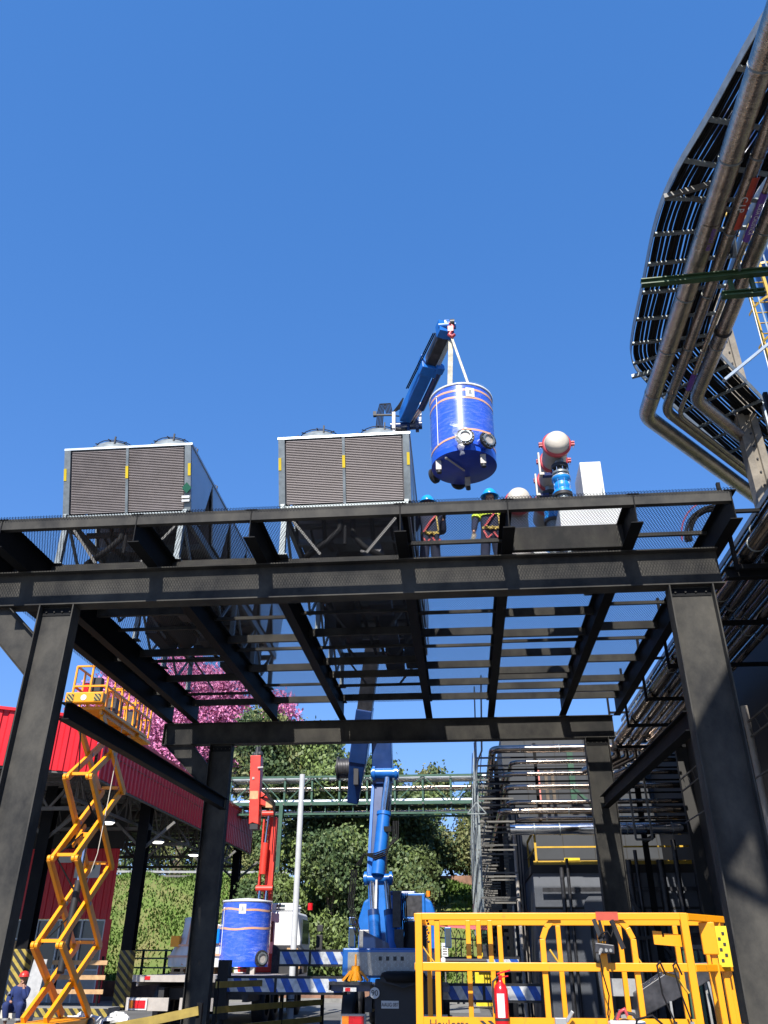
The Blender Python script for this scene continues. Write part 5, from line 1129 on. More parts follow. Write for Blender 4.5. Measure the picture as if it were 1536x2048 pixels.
for i, (x, y, z, lb) in enumerate(((-13.55, 31.8, 6.2, 'round glowing lamp nearest the canopy edge, highest in view'), (-16.96, 38.1, 6.2, 'glowing ceiling lamp seen beside the scissor arms at left'),
        (-13.55, 37.6, 6.2, 'glowing ceiling lamp between the scissor lift and the rear column'), (-13.44, 42.7, 6.2, 'glowing ceiling lamp farthest along the canopy, next to the rear column'))):
    t_ = thing('ceiling_lamp', (x, y, z), lb, 'lamp', 'lamps hanging under the red canopy')
    b = MB(); b.lathe((x, y, z), [(.30, 0), (.28, .06), (.12, .22), (.05, .3)], 20); b.cyl((x, y, z+.3), (x, y, z+1.2), .015, n=6); b.build('lamp_shade', 'zinc', t_)
    b = MB(); b.lathe((x, y, z-.06), [(.001, -.01), (.2, .0), (.27, .06)], 20); b.build('diffuser', 'lampw', t_)
# steps and kerbs with hazard blocks
b = MB(); b.box(-20, 28.6, 0, -11.2, 29.6, .28); o = b.build('dock_kerb', 'concd'); tag(o, None, None, kind='structure')
b = MB(); b.box(-20, 28.585, .02, -11.2, 28.597, .26); b.build('hazard_edge', 'hazard', o)
b = MB()
for i in range(3): b.box(-12.2+i*.5, 37.0-i*.02, 0, -11.7+i*.5, 38.0, 1.0-.28*i)
st = b.build('loading_steps', 'concd'); tag(st, 'short flight of grey steps with yellow and black edges beyond the warehouse column', 'steps')
for i in range(3):
    b = MB(); b.box(-12.2+i*.5, 36.965-i*.02, .8-.28*i, -11.7+i*.5, 36.978-i*.02, 1.0-.28*i); b.build('hazard_edge', 'hazsm', st)
T2 = thing('handrail', (-13.6, 38, 0), 'low dark rail with wooden bars beside the grassy bank', 'handrail')
for x in (-13.9, -12.9, -11.9): b = MB(); b.bar((x, 38.6, .8), (x, 38.6, 2.0), .09, .09, (0, 1, 0)); b.build('post', 'steel', T2)
for z in (1.3, 1.65, 1.95): b = MB(); b.bar((-14.3, 38.55, z), (-11.8, 38.55, z), .03, .06); b.build('rail', 'greens', T2)
T2 = thing('timber_barrier', (-15, 31.5, 0), 'barrier of three salmon boards behind the scissor lift', 'barrier')
for z in (.62, 1.05, 1.5): b = MB(); b.bar((-14.6, 31.5, z), (-12.6, 31.5, z), .04, .14); b.build('board', 'wood', T2)
for x in (-14.4, -12.8): b = MB(); b.bar((x, 31.55, 0), (x, 31.55, 1.7), .07, .07, (0, 1, 0)); b.build('post', 'steel', T2)
# grey panels leaning behind the crouching worker
b = MB(); b.prism([(-12.3, 24.9, .0), (-11.85, 24.9, .0), (-11.85, 25.2, 1.6), (-12.25, 25.2, 1.6)], (0, .05, 0)); tag(b.build('leaning_door_panel', 'zinc', None, bevel=.01), 'pale door panel leaning behind the crouching worker', 'door panel')
b = MB(); b.bar((-13.6, 24.6, .30), (-11.9, 24.6, .30), .25, .18); tag(b.build('concrete_sill', 'cream'), 'pale concrete beam on the ground beside the crouching worker', 'beam')
# crouching worker
T2 = thing('person', (-11.95, 24.2, 0), 'crouching worker in a blue coverall and red hard hat, hand at the mouth', 'person')
x, y = -11.95, 24.2; L = lambda *p: (x+p[0], y+p[1], p[2])
skin('body', [[(L(-.05, .1, .42), .12), (L(-.04, .05, .7), .12), (L(0, -.02, .92), .12), (L(.03, -.05, 1.02), .055), (L(.05, -.08, 1.15), .09), (L(.05, -.09, 1.22), .08)],
    [(L(0, -.02, .92), .12), (L(.2, -.05, .88), .06), (L(.26, -.25, .68), .045), (L(.14, -.24, 1.03), .03)], [(L(0, -.02, .92), .12), (L(-.2, 0, .88), .06), (L(-.26, -.12, .65), .045), (L(-.05, -.32, .6), .03)],
    [(L(-.05, .1, .42), .12), (L(.14, -.05, .48), .08), (L(.2, -.36, .58), .06), (L(.18, -.2, .1), .045)], [(L(-.05, .1, .42), .12), (L(-.18, -.05, .45), .08), (L(-.18, -.38, .58), .06), (L(-.16, -.22, .1), .045)]], 'skin', T2)
skin('coverall', [[(L(-.05, .1, .42), .18), (L(-.04, .08, .7), .18), (L(0, -.0, .9), .18), (L(.02, -.03, .98), .09)],
    [(L(0, -.0, .9), .18), (L(.2, -.05, .88), .09), (L(.26, -.25, .68), .075), (L(.17, -.245, .92), .05)], [(L(0, -.0, .9), .18), (L(-.2, 0, .88), .09), (L(-.26, -.12, .65), .075), (L(-.12, -.28, .61), .05)],
    [(L(-.05, .1, .42), .18), (L(.14, -.05, .48), .12), (L(.2, -.36, .58), .1), (L(.18, -.22, .2), .08)], [(L(-.05, .1, .42), .18), (L(-.18, -.05, .45), .12), (L(-.18, -.38, .58), .1), (L(-.16, -.24, .2), .08)]], 'navyb', T2)
b = MB(); b.sphere(L(.05, -.09, 1.20), .13, 20, 12, (1, 1.12, 1.0), zmin=0); b.lathe(L(.05, -.1, 1.20), [(.13, 0), (.165, -.012), (.12, -.008)], 20); b.build('hard_hat', 'helmr', T2)
b = MB(); b.sphere(L(.05, -.195, 1.14), .018, 8, 6); b.box(*L(.0, -.19, 1.165), *L(.02, -.175, 1.175)); b.box(*L(.08, -.19, 1.165), *L(.10, -.175, 1.175)); b.box(*L(.025, -.185, 1.09), *L(.075, -.17, 1.10)); b.build('face', 'skin', T2)
hch = [[(L(.14, -.24, 1.03), .03), (L(.11, -.25, 1.07), .032)]]
for q in range(4): hch.append([(L(.11, -.25, 1.07), .032), (L(.10-.0*q, -.255+.018*(q-1.5), 1.10), .011), (L(.075, -.25+.018*(q-1.5), 1.115), .010)])
hch.append([(L(.14, -.24, 1.03), .03), (L(.10, -.22, 1.05), .012), (L(.08, -.215, 1.08), .011)]); skin('hand', hch, 'skin', T2, 1)
for s in (-.16, .18): b = MB(); b.sphere(L(s, -.27, .06), .1, 12, 8, (.55, 1.5, .65)); b.build('boot', 'boot', T2)
b = MB(); b.lathe(L(.18, -.22, .2), [(.10, 0), (.10, .05)], 14); b.lathe(L(-.16, -.24, .2), [(.10, 0), (.10, .05)], 14); b.bar(L(-.30, -.1, .76), L(-.22, -.2, .82), .03, .05); b.build('reflective_band', 'zinc', T2)
# plank barriers
def planks(name, pts, zs_, label, mt='yelw', w=.12):
    T = thing(name, (*pts[0][:2], 0), label, 'barrier', 'yellow plank barriers')
    for z in zs_:
        for a, c in zip(pts, pts[1:]): b = MB(); b.bar((a[0], a[1], a[2]+z), (c[0], c[1], c[2]+z), .03, w); b.build('plank', mt, T)
    for p in pts: b = MB(); b.bar((p[0], p[1]+.06, 0), (p[0], p[1]+.06, p[2]+max(zs_)+.1), .08, .08, (0, 1, 0)); b.build('post', 'steel', T)
planks('plank_barrier', [(-5.5, 14.0, 0), (-4.75, 14.0, .12), (-4.07, 14.0, .25)], (.68, .36), 'sloping yellow plank barrier at the bottom left beside the column')
planks('plank_barrier', [(-5.2, 19.0, 0), (-4.3, 21.4, 0), (-3.6, 23.0, 0)], (1.15, .7, .35), 'yellow plank barrier running away behind the lower striped outrigger')
# white sacks on the ground
for x, y, z, r, lb in ((-9.55, 22.9, 0, .3, 'crumpled white sack on the ground behind the plank barrier'), (-8.75, 23.0, 0, .28, 'white bag with a brown strap right of the crumpled sack')):
    b = MB(); b.sphere((x, y, .24), r, 14, 9, (1.4, .9, .75)); rs_ = random.Random(int(x*100))
    b.v = [(p[0]+rs_.uniform(-.08, .08), p[1]+rs_.uniform(-.05, .05), p[2]*.9+rs_.uniform(-.07, .07)) for p in b.v]; b.sm = [False]*len(b.f)
    o = b.build('sack', 'sheet'); tag(o, lb, 'sack')
b = MB(); b.bar((-12.9, 23.6, .06), (-7.5, 23.6, .06), .3, .12); tag(b.build('kerb_strip', 'cream'), 'pale kerb strip behind the sacks', 'kerb')

# ================= RIGHT-HAND BUILDING =================
B = thing('process_building', (6, 34, 0), 'dark clad process building behind the rear column, its wall in striped sunlight', 'building')
b = MB(); b.box(1.7, 33.0, -.33, 14, 70, 9.6); b.build('main_wall', 'wall', B)
b = MB()
for x in np.arange(2.6, 14, 1.15): b.box(x, 32.985, .1, x+.03, 32.9995, 9.5)
for z in (3, 4.9, 6.6, 8.3): b.box(1.75, 32.987, z, 13.9, 32.999, z+.03)
b.build('panel_joints', 'walld', B)
b = MB(); b.box(2.25, 29.0, -.33, 9, 32.97, 4.1); lb_ = b.build('lower_block', 'wall2', B)
b = MB(); b.box(2.20, 28.97, 4.1, 9, 32.96, 4.35); b.box(2.24, 28.985, 3.05, 9, 28.999, 3.12); b.build('block_coping', 'walld', B)
b = MB()
for x, r in ((3.15, .07), (3.35, .05), (5.3, .10), (5.55, .06), (6.3, .12), (6.8, .08)): b.cyl((x, 28.8, -.33), (x, 28.8, 4.1+(x % 1)*1.2), r, n=12)
b.bar((4.7, 28.75, 2.2), (7.4, 28.75, 2.35), .10, .10); b.bar((2.5, 28.8, 3.6), (7.4, 28.8, 3.62), .06, .12); b.bar((5.0, 28.7, 3.6), (6.6, 28.7, 1.2), .10, .10)
b.box(6.0, 28.3, .2, 7.1, 28.7, 1.7)
split(b, 'service_pipe', 'darkm', B)
b = MB(); b.cyl((4.15, 28.99, 3.1), (4.15, 28.9, 3.1), .38, n=28); b.build('round_cover', 'wall2', B)
b = MB(); b.box(3.9, 28.96, .2, 3.98, 28.998, 3.0); b.box(5.6, 28.96, .2, 5.66, 28.998, 3.0); split(b, 'door_frame', 'walld', B)
b = MB(); b.cyl((7.6, 27.2, -.33), (7.6, 27.2, 4.3), .22, n=24); b.cyl((7.6, 27.2, 4.25), (10.5, 27.2, 4.35), .2, n=24); b.sphere((7.6, 27.2, 4.3), .22); b.build('duct', 'walld', B)
b = MB()
for x in (2.4, 4.6, 7.9): b.bar((x, 29.1, 4.35), (x, 29.1, 5.5), .07, .07, (0, 1, 0))
b.bar((2.4, 29.1, 5.45), (9.5, 29.1, 5.45), .06, .06); b.bar((2.4, 29.1, 4.9), (9.5, 29.1, 4.9), .05, .05); b.bar((2.3, 29.05, 4.42), (9.5, 29.05, 4.42), .04, .12)
b.bar((2.4, 29.1, 5.45), (2.4, 32.5, 5.45), .06, .06); b.bar((2.4, 29.1, 4.9), (2.4, 32.5, 4.9), .05, .05); b.bar((2.4, 32.5, 4.35), (2.4, 32.5, 5.5), .06, .06, (0, 1, 0))
b.build('yellow_railing', 'yel2', B)
b = MB(); b.box(3.3, 29.0, 4.48, 3.8, 29.03, 4.56); b.build('yellow_plate', 'yelst', B)
for i, x in enumerate((3.0, 3.3, 3.55)): b = MB(); b.bar((x, 32.5, 6.9), (x, 32.5, 8.1), .12, .12, (0, 1, 0)); b.build('red_riser', 'sand' if i == 0 else 'bark', B)
b = MB(); b.bar((4.3, 32.6, 6.9), (4.3, 32.6, 9.0), .22, .1, (0, 1, 0)); b.bar((4.3, 32.6, 7.4), (5.0, 32.6, 6.7), .18, .1); b.build('green_bracket', 'greens', B)
b = MB()                                   # steel frame legs and inner conduit bundle along the left face
for y in np.arange(31, 60, 3.2): b.bar((1.35, y, -.33), (1.35, y, 8.1), .16, .16, (0, 1, 0))
split(b, 'frame_leg', 'steel', B)
for i in range(5):
    b = MB(); x = 1.8+i*.08; b.cyl((x, 30.2+i*.5, 0), (x, 30.2+i*.5, 6.5), .06, n=10); b.build('conduit', 'darkm' if i % 2 else 'creamd', B)
b = MB(); b.box(1.66, 31.2, 1.5, 1.69, 31.9, 3.4); b.build('notice_plate', 'zinc', B)
b = MB(); b.box(.95, 29.7, 1.3, 1.3, 30.0, 2.3); b.box(.55, 31.8, 1.3, .9, 32.1, 2.1); split(b, 'junction_box', 'darkm', B)
# bracketed cable ladders stacked along the left face (bright stub ends)
b = MB(); rs_ = random.Random(5)
for y in np.arange(27.6, 62, 1.25):
    for z in (7.5, 6.9, 6.2, 5.5, 4.8, 4.0, 3.3): b.bar((.55+rs_.uniform(-.04, .04), y, z), (1.7, y, z), .06, .05)
split(b, 'pipe_bracket', 'truss', B)
b = MB()
for y in np.arange(27.6, 62, 1.25):
    b.bar((.56, y, 2.9), (.56, y, 8.3), .05, .05, (0, 1, 0))
split(b, 'bracket_post', 'galv', B)
b = MB()
for z in (7.6, 6.6, 5.4, 4.2): b.bar((.45, 27.6, z), (.45, 60, z), .02, .14); b.bar((.75, 27.6, z), (.75, 60, z), .02, .1)
b.build('cable_ladder', 'galv', B)
b = MB(); b.tube([(.85, 26.6, 10.0), (.75, 27.0, 7.6), (.6, 27.2, 7.3), (.5, 27.3, 6.6)], .03, 8); b.tube([(.62, 27.2, 9.8), (.55, 27.3, 6.7)], .025, 8); b.bar((.2, 27.3, 5.7), (.5, 27.3, 6.05), .03, .03); b.bar((.8, 27.3, 5.7), (.5, 27.3, 6.05), .03, .03); b.bar((.2, 27.3, 5.7), (.8, 27.3, 5.7), .03, .03); split(b, 'vent_pipe', 'galv', B)
# the pipes along the facade, turning the corner into the distance
fac = [(7.86, .13, 1.15, 0, 'highest cladded pipe along the facade, broad and bright'), (7.45, .07, 1.75, .1, 'second cladded pipe from the top of the facade, slim'), (7.10, .075, 1.5, .3, 'third cladded pipe from the top of the facade'),
       (6.66, .09, 1.55, .2, 'fourth cladded pipe from the top of the facade'), (6.22, .08, 1.6, .5, 'fifth cladded pipe from the top of the facade'), (5.92, .10, 1.3, .3, 'sixth cladded pipe from the top of the facade'), (5.72, .06, 1.9, .6, 'thin lower pipe under the sixth, above the fat one')]
def bendpts(a, c, e, r=.3):
    a, c, e = V(*a), V(*c), V(*e); u = (a-c).normalized(); w = (e-c).normalized(); out = [tuple(a)]
    for i in range(7):
        t = i/6; p = c+u*r*(1-t)**2+w*r*t**2; out.append(tuple(p))
    return out+[tuple(e)]
for z, r, xc, yo, lb in fac:
    b = MB(); b.tube(bendpts((12.5, 28.0+yo, z), (xc, 28.0+yo, z), (xc, 64, z-.0), .35), r, 16); o = b.build('facade_pipe', 'chrome'); tag(o, lb, 'pipe', 'cladded pipes along the facade')
    b = MB()
    for x in np.arange(xc+.9, 12, 1.3): b.cyl((x, 28.0+yo, z), (x+.02, 28.0+yo, z), r+.006, n=16)
    split(b, 'cladding_seam', 'galv', o)
b = MB(); b.cyl((1.55, 27.9, 5.30), (3.75, 27.9, 5.30), .17, n=24); b.cyl((3.72, 27.9, 5.30), (12, 27.9, 5.30), .185, n=24); o = b.build('facade_pipe', 'chromep'); tag(o, 'lowest facade pipe, fattest and mirror bright', 'pipe', 'cladded pipes along the facade')
b = MB()
for x in (2.3, 3.1, 5.2, 6.6, 8.0): b.cyl((x, 27.9, 5.3), (x+.03, 27.9, 5.3), .19, n=24)
split(b, 'cladding_seam', 'galv', o)
b = MB()
for x in (2.6, 5.9, 9.0): b.ibeam((x, 28.7, 0 if x > 5 else 4.5), (x, 28.7, 8.2), .18, .16, up=(0, 1, 0)) if x > 3 else b.bar((x, 28.7, 5.6), (x, 28.7, 8.2), .1, .1, (0, 1, 0))
for z in (7.7, 7.3, 6.9, 6.5, 6.05, 5.6): b.bar((1.0, 28.55, z), (9.5, 28.55, z), .05, .05)
b.bar((4.6, 28.6, 8.1), (6.2, 28.6, 6.9), .1, .1); b.bar((5.9, 28.6, 5.0), (5.9, 27.3, 5.0), .1, .1)
tag(b.build('pipe_rack', 'steel'), 'dark steel rack carrying the facade pipes', 'pipe rack')
b = MB(); b.bar((5.35, 27.3, 4.9), (5.35, 27.3, 7.3), .06, .06, (0, 1, 0)); b.bar((5.85, 27.3, 4.9), (5.85, 27.3, 7.3), .06, .06, (0, 1, 0)); b.bar((5.35, 27.3, 4.9), (5.85, 27.3, 4.9), .06, .06); b.bar((5.35, 27.3, 7.3), (5.35, 28.3, 7.3), .06, .06); tag(b.build('hanging_frame', 'truss'), 'grey rectangular hanger frame in front of the facade pipes', 'frame')
# roof-level pipes running beside the platform
run = [(4.95, 7.55, .14), (5.12, 7.95, .10), (5.30, 7.55, .09), (5.42, 8.05, .13), (5.62, 7.6, .08), (5.78, 8.0, .10), (5.95, 7.5, .12), (6.15, 7.95, .09), (6.4, 7.6, .1), (6.6, 8.0, .12)]
ordw = ['first', 'second', 'third', 'fourth', 'fifth', 'sixth', 'seventh', 'eighth', 'ninth', 'tenth']
for i, (x, z, r) in enumerate(run):
    b = MB(); ye = 26.6+.1*i
    if i % 2 == 0: pts = bendpts((x, 4, z), (x, ye, z), (x, ye, z-1.0), .25)[:-1]+bendpts((x, ye, z-.2), (x, ye, 7.75-.1*i if z > 7.8 else z-.5), (x-.9, ye+.9, z-.55), .1)[-1:]
    else: pts = bendpts((x, 4, z), (x, ye, z), (12, ye, z), .25)
    b.tube(pts, r, 14); o = b.build('overhead_pipe', 'chrome'); tag(o, '%s cladded pipe from the platform in the bundle running along its right side' % ordw[i], 'pipe', 'cladded pipes beside the platform')
    b = MB()
    for y in np.arange(8+i*.3, 26, 2.1): b.cyl((x, y, z), (x, y+.03, z), r+.007, n=14)
    split(b, 'cladding_seam', 'galv', o)
T = thing('overhead_rack', (5.5, 16, 0), 'row of dark hangers with a flat cable ladder carrying the bundle beside the platform', 'pipe rack')
for y in np.arange(7.5, 27, 2.6):
    b = MB(); b.bar((4.75, y, 7.36), (6.9, y, 7.36), .08, .08); b.bar((4.75, y, 7.3), (4.75, y, 9.0), .06, .06, (0, 1, 0)); b.bar((4.75, y, 8.42), (6.9, y, 8.42), .06, .06); b.build('hanger', 'steel', T)
b = MB(); b.bar((5.35, 6, 8.5), (5.35, 27, 8.5), .02, .1); b.bar((5.95, 6, 8.5), (5.95, 27, 8.5), .02, .1)
for y in np.arange(6.2, 27, .42): b.bar((5.35, y, 8.48), (5.95, y, 8.48), .04, .03)
b.build('cable_ladder', 'galv', T)
b = MB()
for i in range(8): b.tube([(5.42+i*.06, y, 8.53+.02*math.sin(y*1.3+i)) for y in np.arange(6, 27, 2)], .022, 6)
b.build('cables', 'cable', T)
b = MB(); b.ibeam((4.62, 12.9, 7.34), (9, 12.9, 7.34), .2, .14); tag(b.build('tie_beam', 'steel'), 'black beam tying the platform to the building at the upper right', 'beam')
# near right wing
B2 = thing('right_wing', (9, 18, 0), 'near dark wing of the plant at the right edge, unlit under its roof', 'building')
b = MB(); b.box(7.35, 10.5, -.33, 7.6, 34, 9.4); b.build('side_wall', 'walld', B2)
b = MB(); b.box(6.95, 9.6, 9.3, 14, 34, 9.6); b.build('roof_edge', 'walld', B2)
b = MB(); b.box(7.0, 27.3, -.33, 13, 27.5, 9.2); b.build('end_wall', 'walld', B2)
b = MB(); b.bar((6.35, 14.3, -.33), (6.35, 14.3, 6.0), .30, .3, (0, 1, 0)); b.build('grey_duct', 'creamd', B2)
b = MB()
for z in (6.6, 6.25): b.bar((6.9, 12, z), (6.9, 27, z), .04, .04)
for y in np.arange(12, 27, .6): b.bar((6.9, y, 6.25), (6.9, y+.25, 6.6), .02, .02)
b.bar((6.6, 12, 5.2), (6.6, 26, 5.2), .03, .03); b.bar((6.8, 15, 3), (6.8, 15, 6), .04, .04, (0, 1, 0)); b.build('cable_ladder', 'truss', B2)
b = MB(); b.box(7.1, 16.0, 5.3, 7.3, 16.25, 5.5); b.build('wall_lamp', 'wood', B2)
b = MB(); b.cyl((7.1, 13.5, 0), (7.1, 13.5, 6), .06, n=10); b.cyl((6.9, 20, 0), (6.9, 20, 7), .08, n=12); split(b, 'wall_pipe', 'creamd', B2)
b = MB(); b.tube([(6.45+.1*math.cos(t), 13.9, 5.1+.12*math.sin(t)) for t in [q*.5 for q in range(14)]], .012, 6); b.bar((6.45, 13.9, 5.2), (6.4, 13.9, 5.9), .012, .012); b.build('hanging_hook', 'dark', B2)
# green slatted fence panel and small conveyor behind the basket
T = thing('slat_fence', (4.8, 14, 0), 'dark green slatted fence panel behind the right end of the yellow platform', 'fence')
b = MB()
for i in range(34): b.bar((3.3+i*.09, 14.4+i*.02, 0), (3.3+i*.09, 14.4+i*.02, 1.75), .035, .05, (0, 1, 0))
b.build('slats', 'greens', T); b = MB(); b.bar((3.3, 14.45, 1.8), (6.4, 15.1, 1.8), .06, .06); b.build('top_rail', 'truss', T)
T = thing('steel_chute', (2.6, 11.5, 0), 'dull steel chute sloping up on thin legs, seen through the yellow rails', 'chute')
b = MB(); b.prism([(1.95, 11.2, 1.02), (2.55, 11.2, 1.28), (2.92, 11.2, 1.46), (2.90, 11.2, 1.60), (2.5, 11.2, 1.58), (1.95, 11.2, 1.28)], (0, .4, 0)); b.build('trough', 'darkm', T, bevel=.01)
b = MB(); b.cyl((2.88, 11.3, 1.53), (3.12, 11.28, 1.47), .05, .045, n=14); b.cyl((2.85, 11.18, 1.56), (2.98, 11.17, 1.57), .02, n=10); b.cyl((2.85, 11.18, 1.50), (3.0, 11.17, 1.51), .02, n=10); split(b, 'outlet_pipe', 'darkm', T)
b = MB()
for a, c in (((2.33, 11.2, 1.2), (2.33, 11.2, 0)), ((2.60, 11.2, 1.3), (2.66, 11.2, 0)), ((2.78, 11.3, 1.4), (2.80, 11.3, 0)), ((2.78, 11.15, 1.4), (2.95, 11.15, 0))): b.bar(a, c, .025, .025, (0, 1, 0))
split(b, 'leg', 'zinc', T)
b = MB(); b.box(1.72, 11.4, 1.24, 2.0, 11.6, 1.42); b.box(1.78, 11.4, .0, 1.95, 11.6, 1.1); b.build('motor_box', 'zinc', T)

for o in list(COL.objects):
    if o.parent is None and o.name.split('.')[0] in ('process_building', 'facade_pipe', 'pipe_rack', 'hanging_frame', 'overhead_pipe', 'overhead_rack', 'tie_beam', 'right_wing'): rescale(o, .83)
# ================= CABLE TRAY AND PIPES OVERHEAD, TOP RIGHT =================
def sweep(pts, n=10):
    """Catmull-Rom through plan points"""
    P_ = [V(*p) for p in pts]; out = []
    for i in range(len(P_)-1):
        p0 = P_[max(i-1, 0)]; p1 = P_[i]; p2 = P_[i+1]; p3 = P_[min(i+2, len(P_)-1)]
        for k in range(n):
            t = k/n; out.append(.5*((2*p1)+(p2-p0)*t+(2*p0-5*p1+4*p2-p3)*t*t+(3*p1-p0-3*p2+p3)*t**3))
    return out+[P_[-1]]
T = thing('cable_tray', (4.2, 10, 12), 'curving galvanised cable tray full of black cables, upper right', 'cable tray')
path = sweep([(6.8, 1.0, 12), (5.6, 3.2, 12), (4.9, 4.9, 12), (4.25, 6.11, 12), (3.85, 7.6, 12), (3.58, 8.6, 12), (3.50, 9.5, 12), (3.55, 10.8, 12), (3.60, 12.1, 12), (3.72, 12.85, 12), (4.1, 13.5, 12), (4.9, 14.5, 12), (6.5, 16.4, 12), (9.5, 19.9, 12), (13, 24, 12)], 8)
TW = 1.45
def offs(path, o, dz=0):
    out = []
    for i, p in enumerate(path):
        t = (path[min(i+1, len(path)-1)]-path[max(i-1, 0)]).normalized(); n = V(t.y, -t.x, 0); out.append(p+n*o+V(0, 0, dz))
    return out
# outward normal: the tray lies to the right of its left edge
L0 = path; L1 = offs(path, -TW) if offs(path, TW)[40].x < path[40].x else offs(path, TW)
sgn = -1 if offs(path, TW)[40].x < path[40].x else 1
def strip(b, pts, h, w=.012):
    for p, q in zip(pts, pts[1:]): b.bar(tuple(p), tuple(q+(q-p)*.02), w, h)
b = MB(); strip(b, L0, .16); b.build('side_rail', 'galv', T)
b = MB(); strip(b, L1, .16); b.build('side_rail', 'galv', T)
# rungs at even arc length
acc = 0; last = path[0]; rungs = []
for i, p in enumerate(path):
    acc += (p-last).length; last = p
    if acc >= .62: rungs.append(i); acc = 0
for i in rungs:
    b = MB(); b.bar(tuple(L0[i]+V(0, 0, -.05)), tuple(L1[i]+V(0, 0, -.05)), .07, .035); b.build('rung', 'galv', T)
clip = MB()
for j in range(22):
    o = sgn*(.07+.062*j+.012*math.sin(j*5)); b = MB(); pts = offs(path, o, .0)
    pts = [p+V(0, 0, .008*math.sin(i*.9+j)) for i, p in enumerate(pts)]
    b.tube([tuple(p) for p in pts[::2]], .0305 if j % 4 else .024, 8); b.build('cable', 'cable', T)
    for i in rungs:
        if (i*7+j*3) % 5 < 3: p = pts[i]; clip.box(p.x-.012, p.y-.03, p.z-.06, p.x+.012, p.y-.0, p.z-.02)
clip.build('cable_clip', 'zinc', T)
# the four cladded pipes
def prun(name, x, r, z, mt, label, yb, cut=None, x45=None):
    k = yb; pts = bendpts((x+.0, .5, z), (x, k, z), (x+7, k+7*1.1, z), .24)
    b = MB(); b.tube([p for p in pts], r, 22); o = b.build(name, mt); tag(o, label, 'pipe', 'cladded pipes under the cable tray')
    b = MB()
    for y in list(np.arange(2.5, k-.6, 1.35)): b.cyl((x, y, z), (x, y+.025, z), r+.006, n=22)
    split(b, 'cladding_seam', 'galv', o); return o
A1 = prun('overhead_pipe', 4.15, .165, 11.5, 'chromew', 'fattest cladded pipe under the cable tray, leftmost, elbow near the sky', 14.1)
B1 = prun('overhead_pipe', 4.52, .10, 11.5, 'chromew', 'medium cladded pipe right of the fattest one, with the rust-red tag', 13.95)
C1 = prun('overhead_pipe', 4.76, .045, 11.38, 'chromew', 'thin pipe between two fatter cladded pipes, with the purple tag', 13.95)
D1 = prun('overhead_pipe', 5.03, .135, 11.5, 'chromew', 'second fattest cladded pipe, rightmost under the tray, banded at its joint', 13.6)
b = MB(); b.cyl((5.03, 11.55, 11.5), (5.03, 11.60, 11.5), .155, n=24); b.build('joint_band', 'dark', D1)
def wrap(x, y0, y1, z, r, a0, a1, name, mt, parent):
    b = MB(); vs = []; n = 8
    for y in (y0, y1):
        for i in range(n+1):
            a = R(a0+(a1-a0)*i/n); vs.append((x+r*math.cos(a), y, z+r*math.sin(a)))
    b.add(vs, [(i, i+1, n+2+i, n+1+i) for i in range(n)], True); return b.build(name, mt, parent)
tg = wrap(4.55, 8.2, 9.15, 11.5, .107, 150, 330, 'rust_red_tag', 'signred', B1)
text('tag_text', 'C.I.P', .15, (4.50, 8.66, 11.383), (R(180), 0, R(90)), 'white', tg)
tg = wrap(4.76, 8.45, 9.35, 11.38, .052, 150, 330, 'purple_tag', 'signpurple', C1)
text('tag_text', 'SODA CAUSTICA', .075, (4.745, 8.9, 11.322), (R(180), 0, R(90)), 'white', tg)
wrap(4.76, 12.6, 13.1, 11.38, .052, 150, 330, 'purple_tag', 'signpurple', C1)
tg = wrap(4.15, 9.0, 9.5, 11.5, .172, 215, 325, 'purple_lettering', 'chromew', A1)
text('tag_text', 'KISMET 100', .085, (4.19, 9.25, 11.32), (R(180), 0, R(90)), 'signpurple', tg)
tg = wrap(5.03, 7.4, 8.3, 11.5, .142, 150, 300, 'rust_red_tag', 'signred', D1)
text('tag_text', 'C.I.P', .15, (4.98, 7.85, 11.35), (R(180), 0, R(90)), 'white', tg)
b = MB(); b.ibeam((3.25, 9.95, 11.2), (7.5, 9.75, 11.2), .12, .10); b.bar((4.62, 9.93, 11.13), (4.62, 9.93, 10.9), .06, .06, (0, 1, 0)); b.bar((4.95, 9.93, 11.13), (4.95, 9.93, 10.85), .06, .06, (0, 1, 0)); b.ibeam((4.45, 9.95, 10.84), (5.1, 9.93, 10.84), .10, .10)
tag(b.build('green_cross_beam', 'greenb'), 'dark green cross beam carrying the overhead pipes', 'beam')
b = MB(); b.bar((3.78, 13.28, 11.9), (4.3, 13.1, 11.9), .07, .07); tag(b.build('tray_bracket', 'galv'), 'short angle bracket under the tray bend by the fattest pipe', 'bracket')
b = MB(); b.bar((3.50, 8.86, 11.9), (4.35, 8.62, 11.9), .05, .09); b.bar((3.9, 8.84, 11.81), (4.6, 9.15, 11.81), .05, .07); tag(b.build('tray_bracket', 'truss'), 'crossed grey angle brackets halfway up the cable tray', 'bracket')
b = MB(); b.bar((4.7, 9.6, 11.72), (4.7, 9.75, 11.45), .06, .12); b.bar((4.76, 9.8, 11.45), (4.76, 9.8, 11.2), .03, .05); tag(b.build('pipe_clamp', 'galv'), 'small galvanised clamp above the green cross beam', 'clamp')
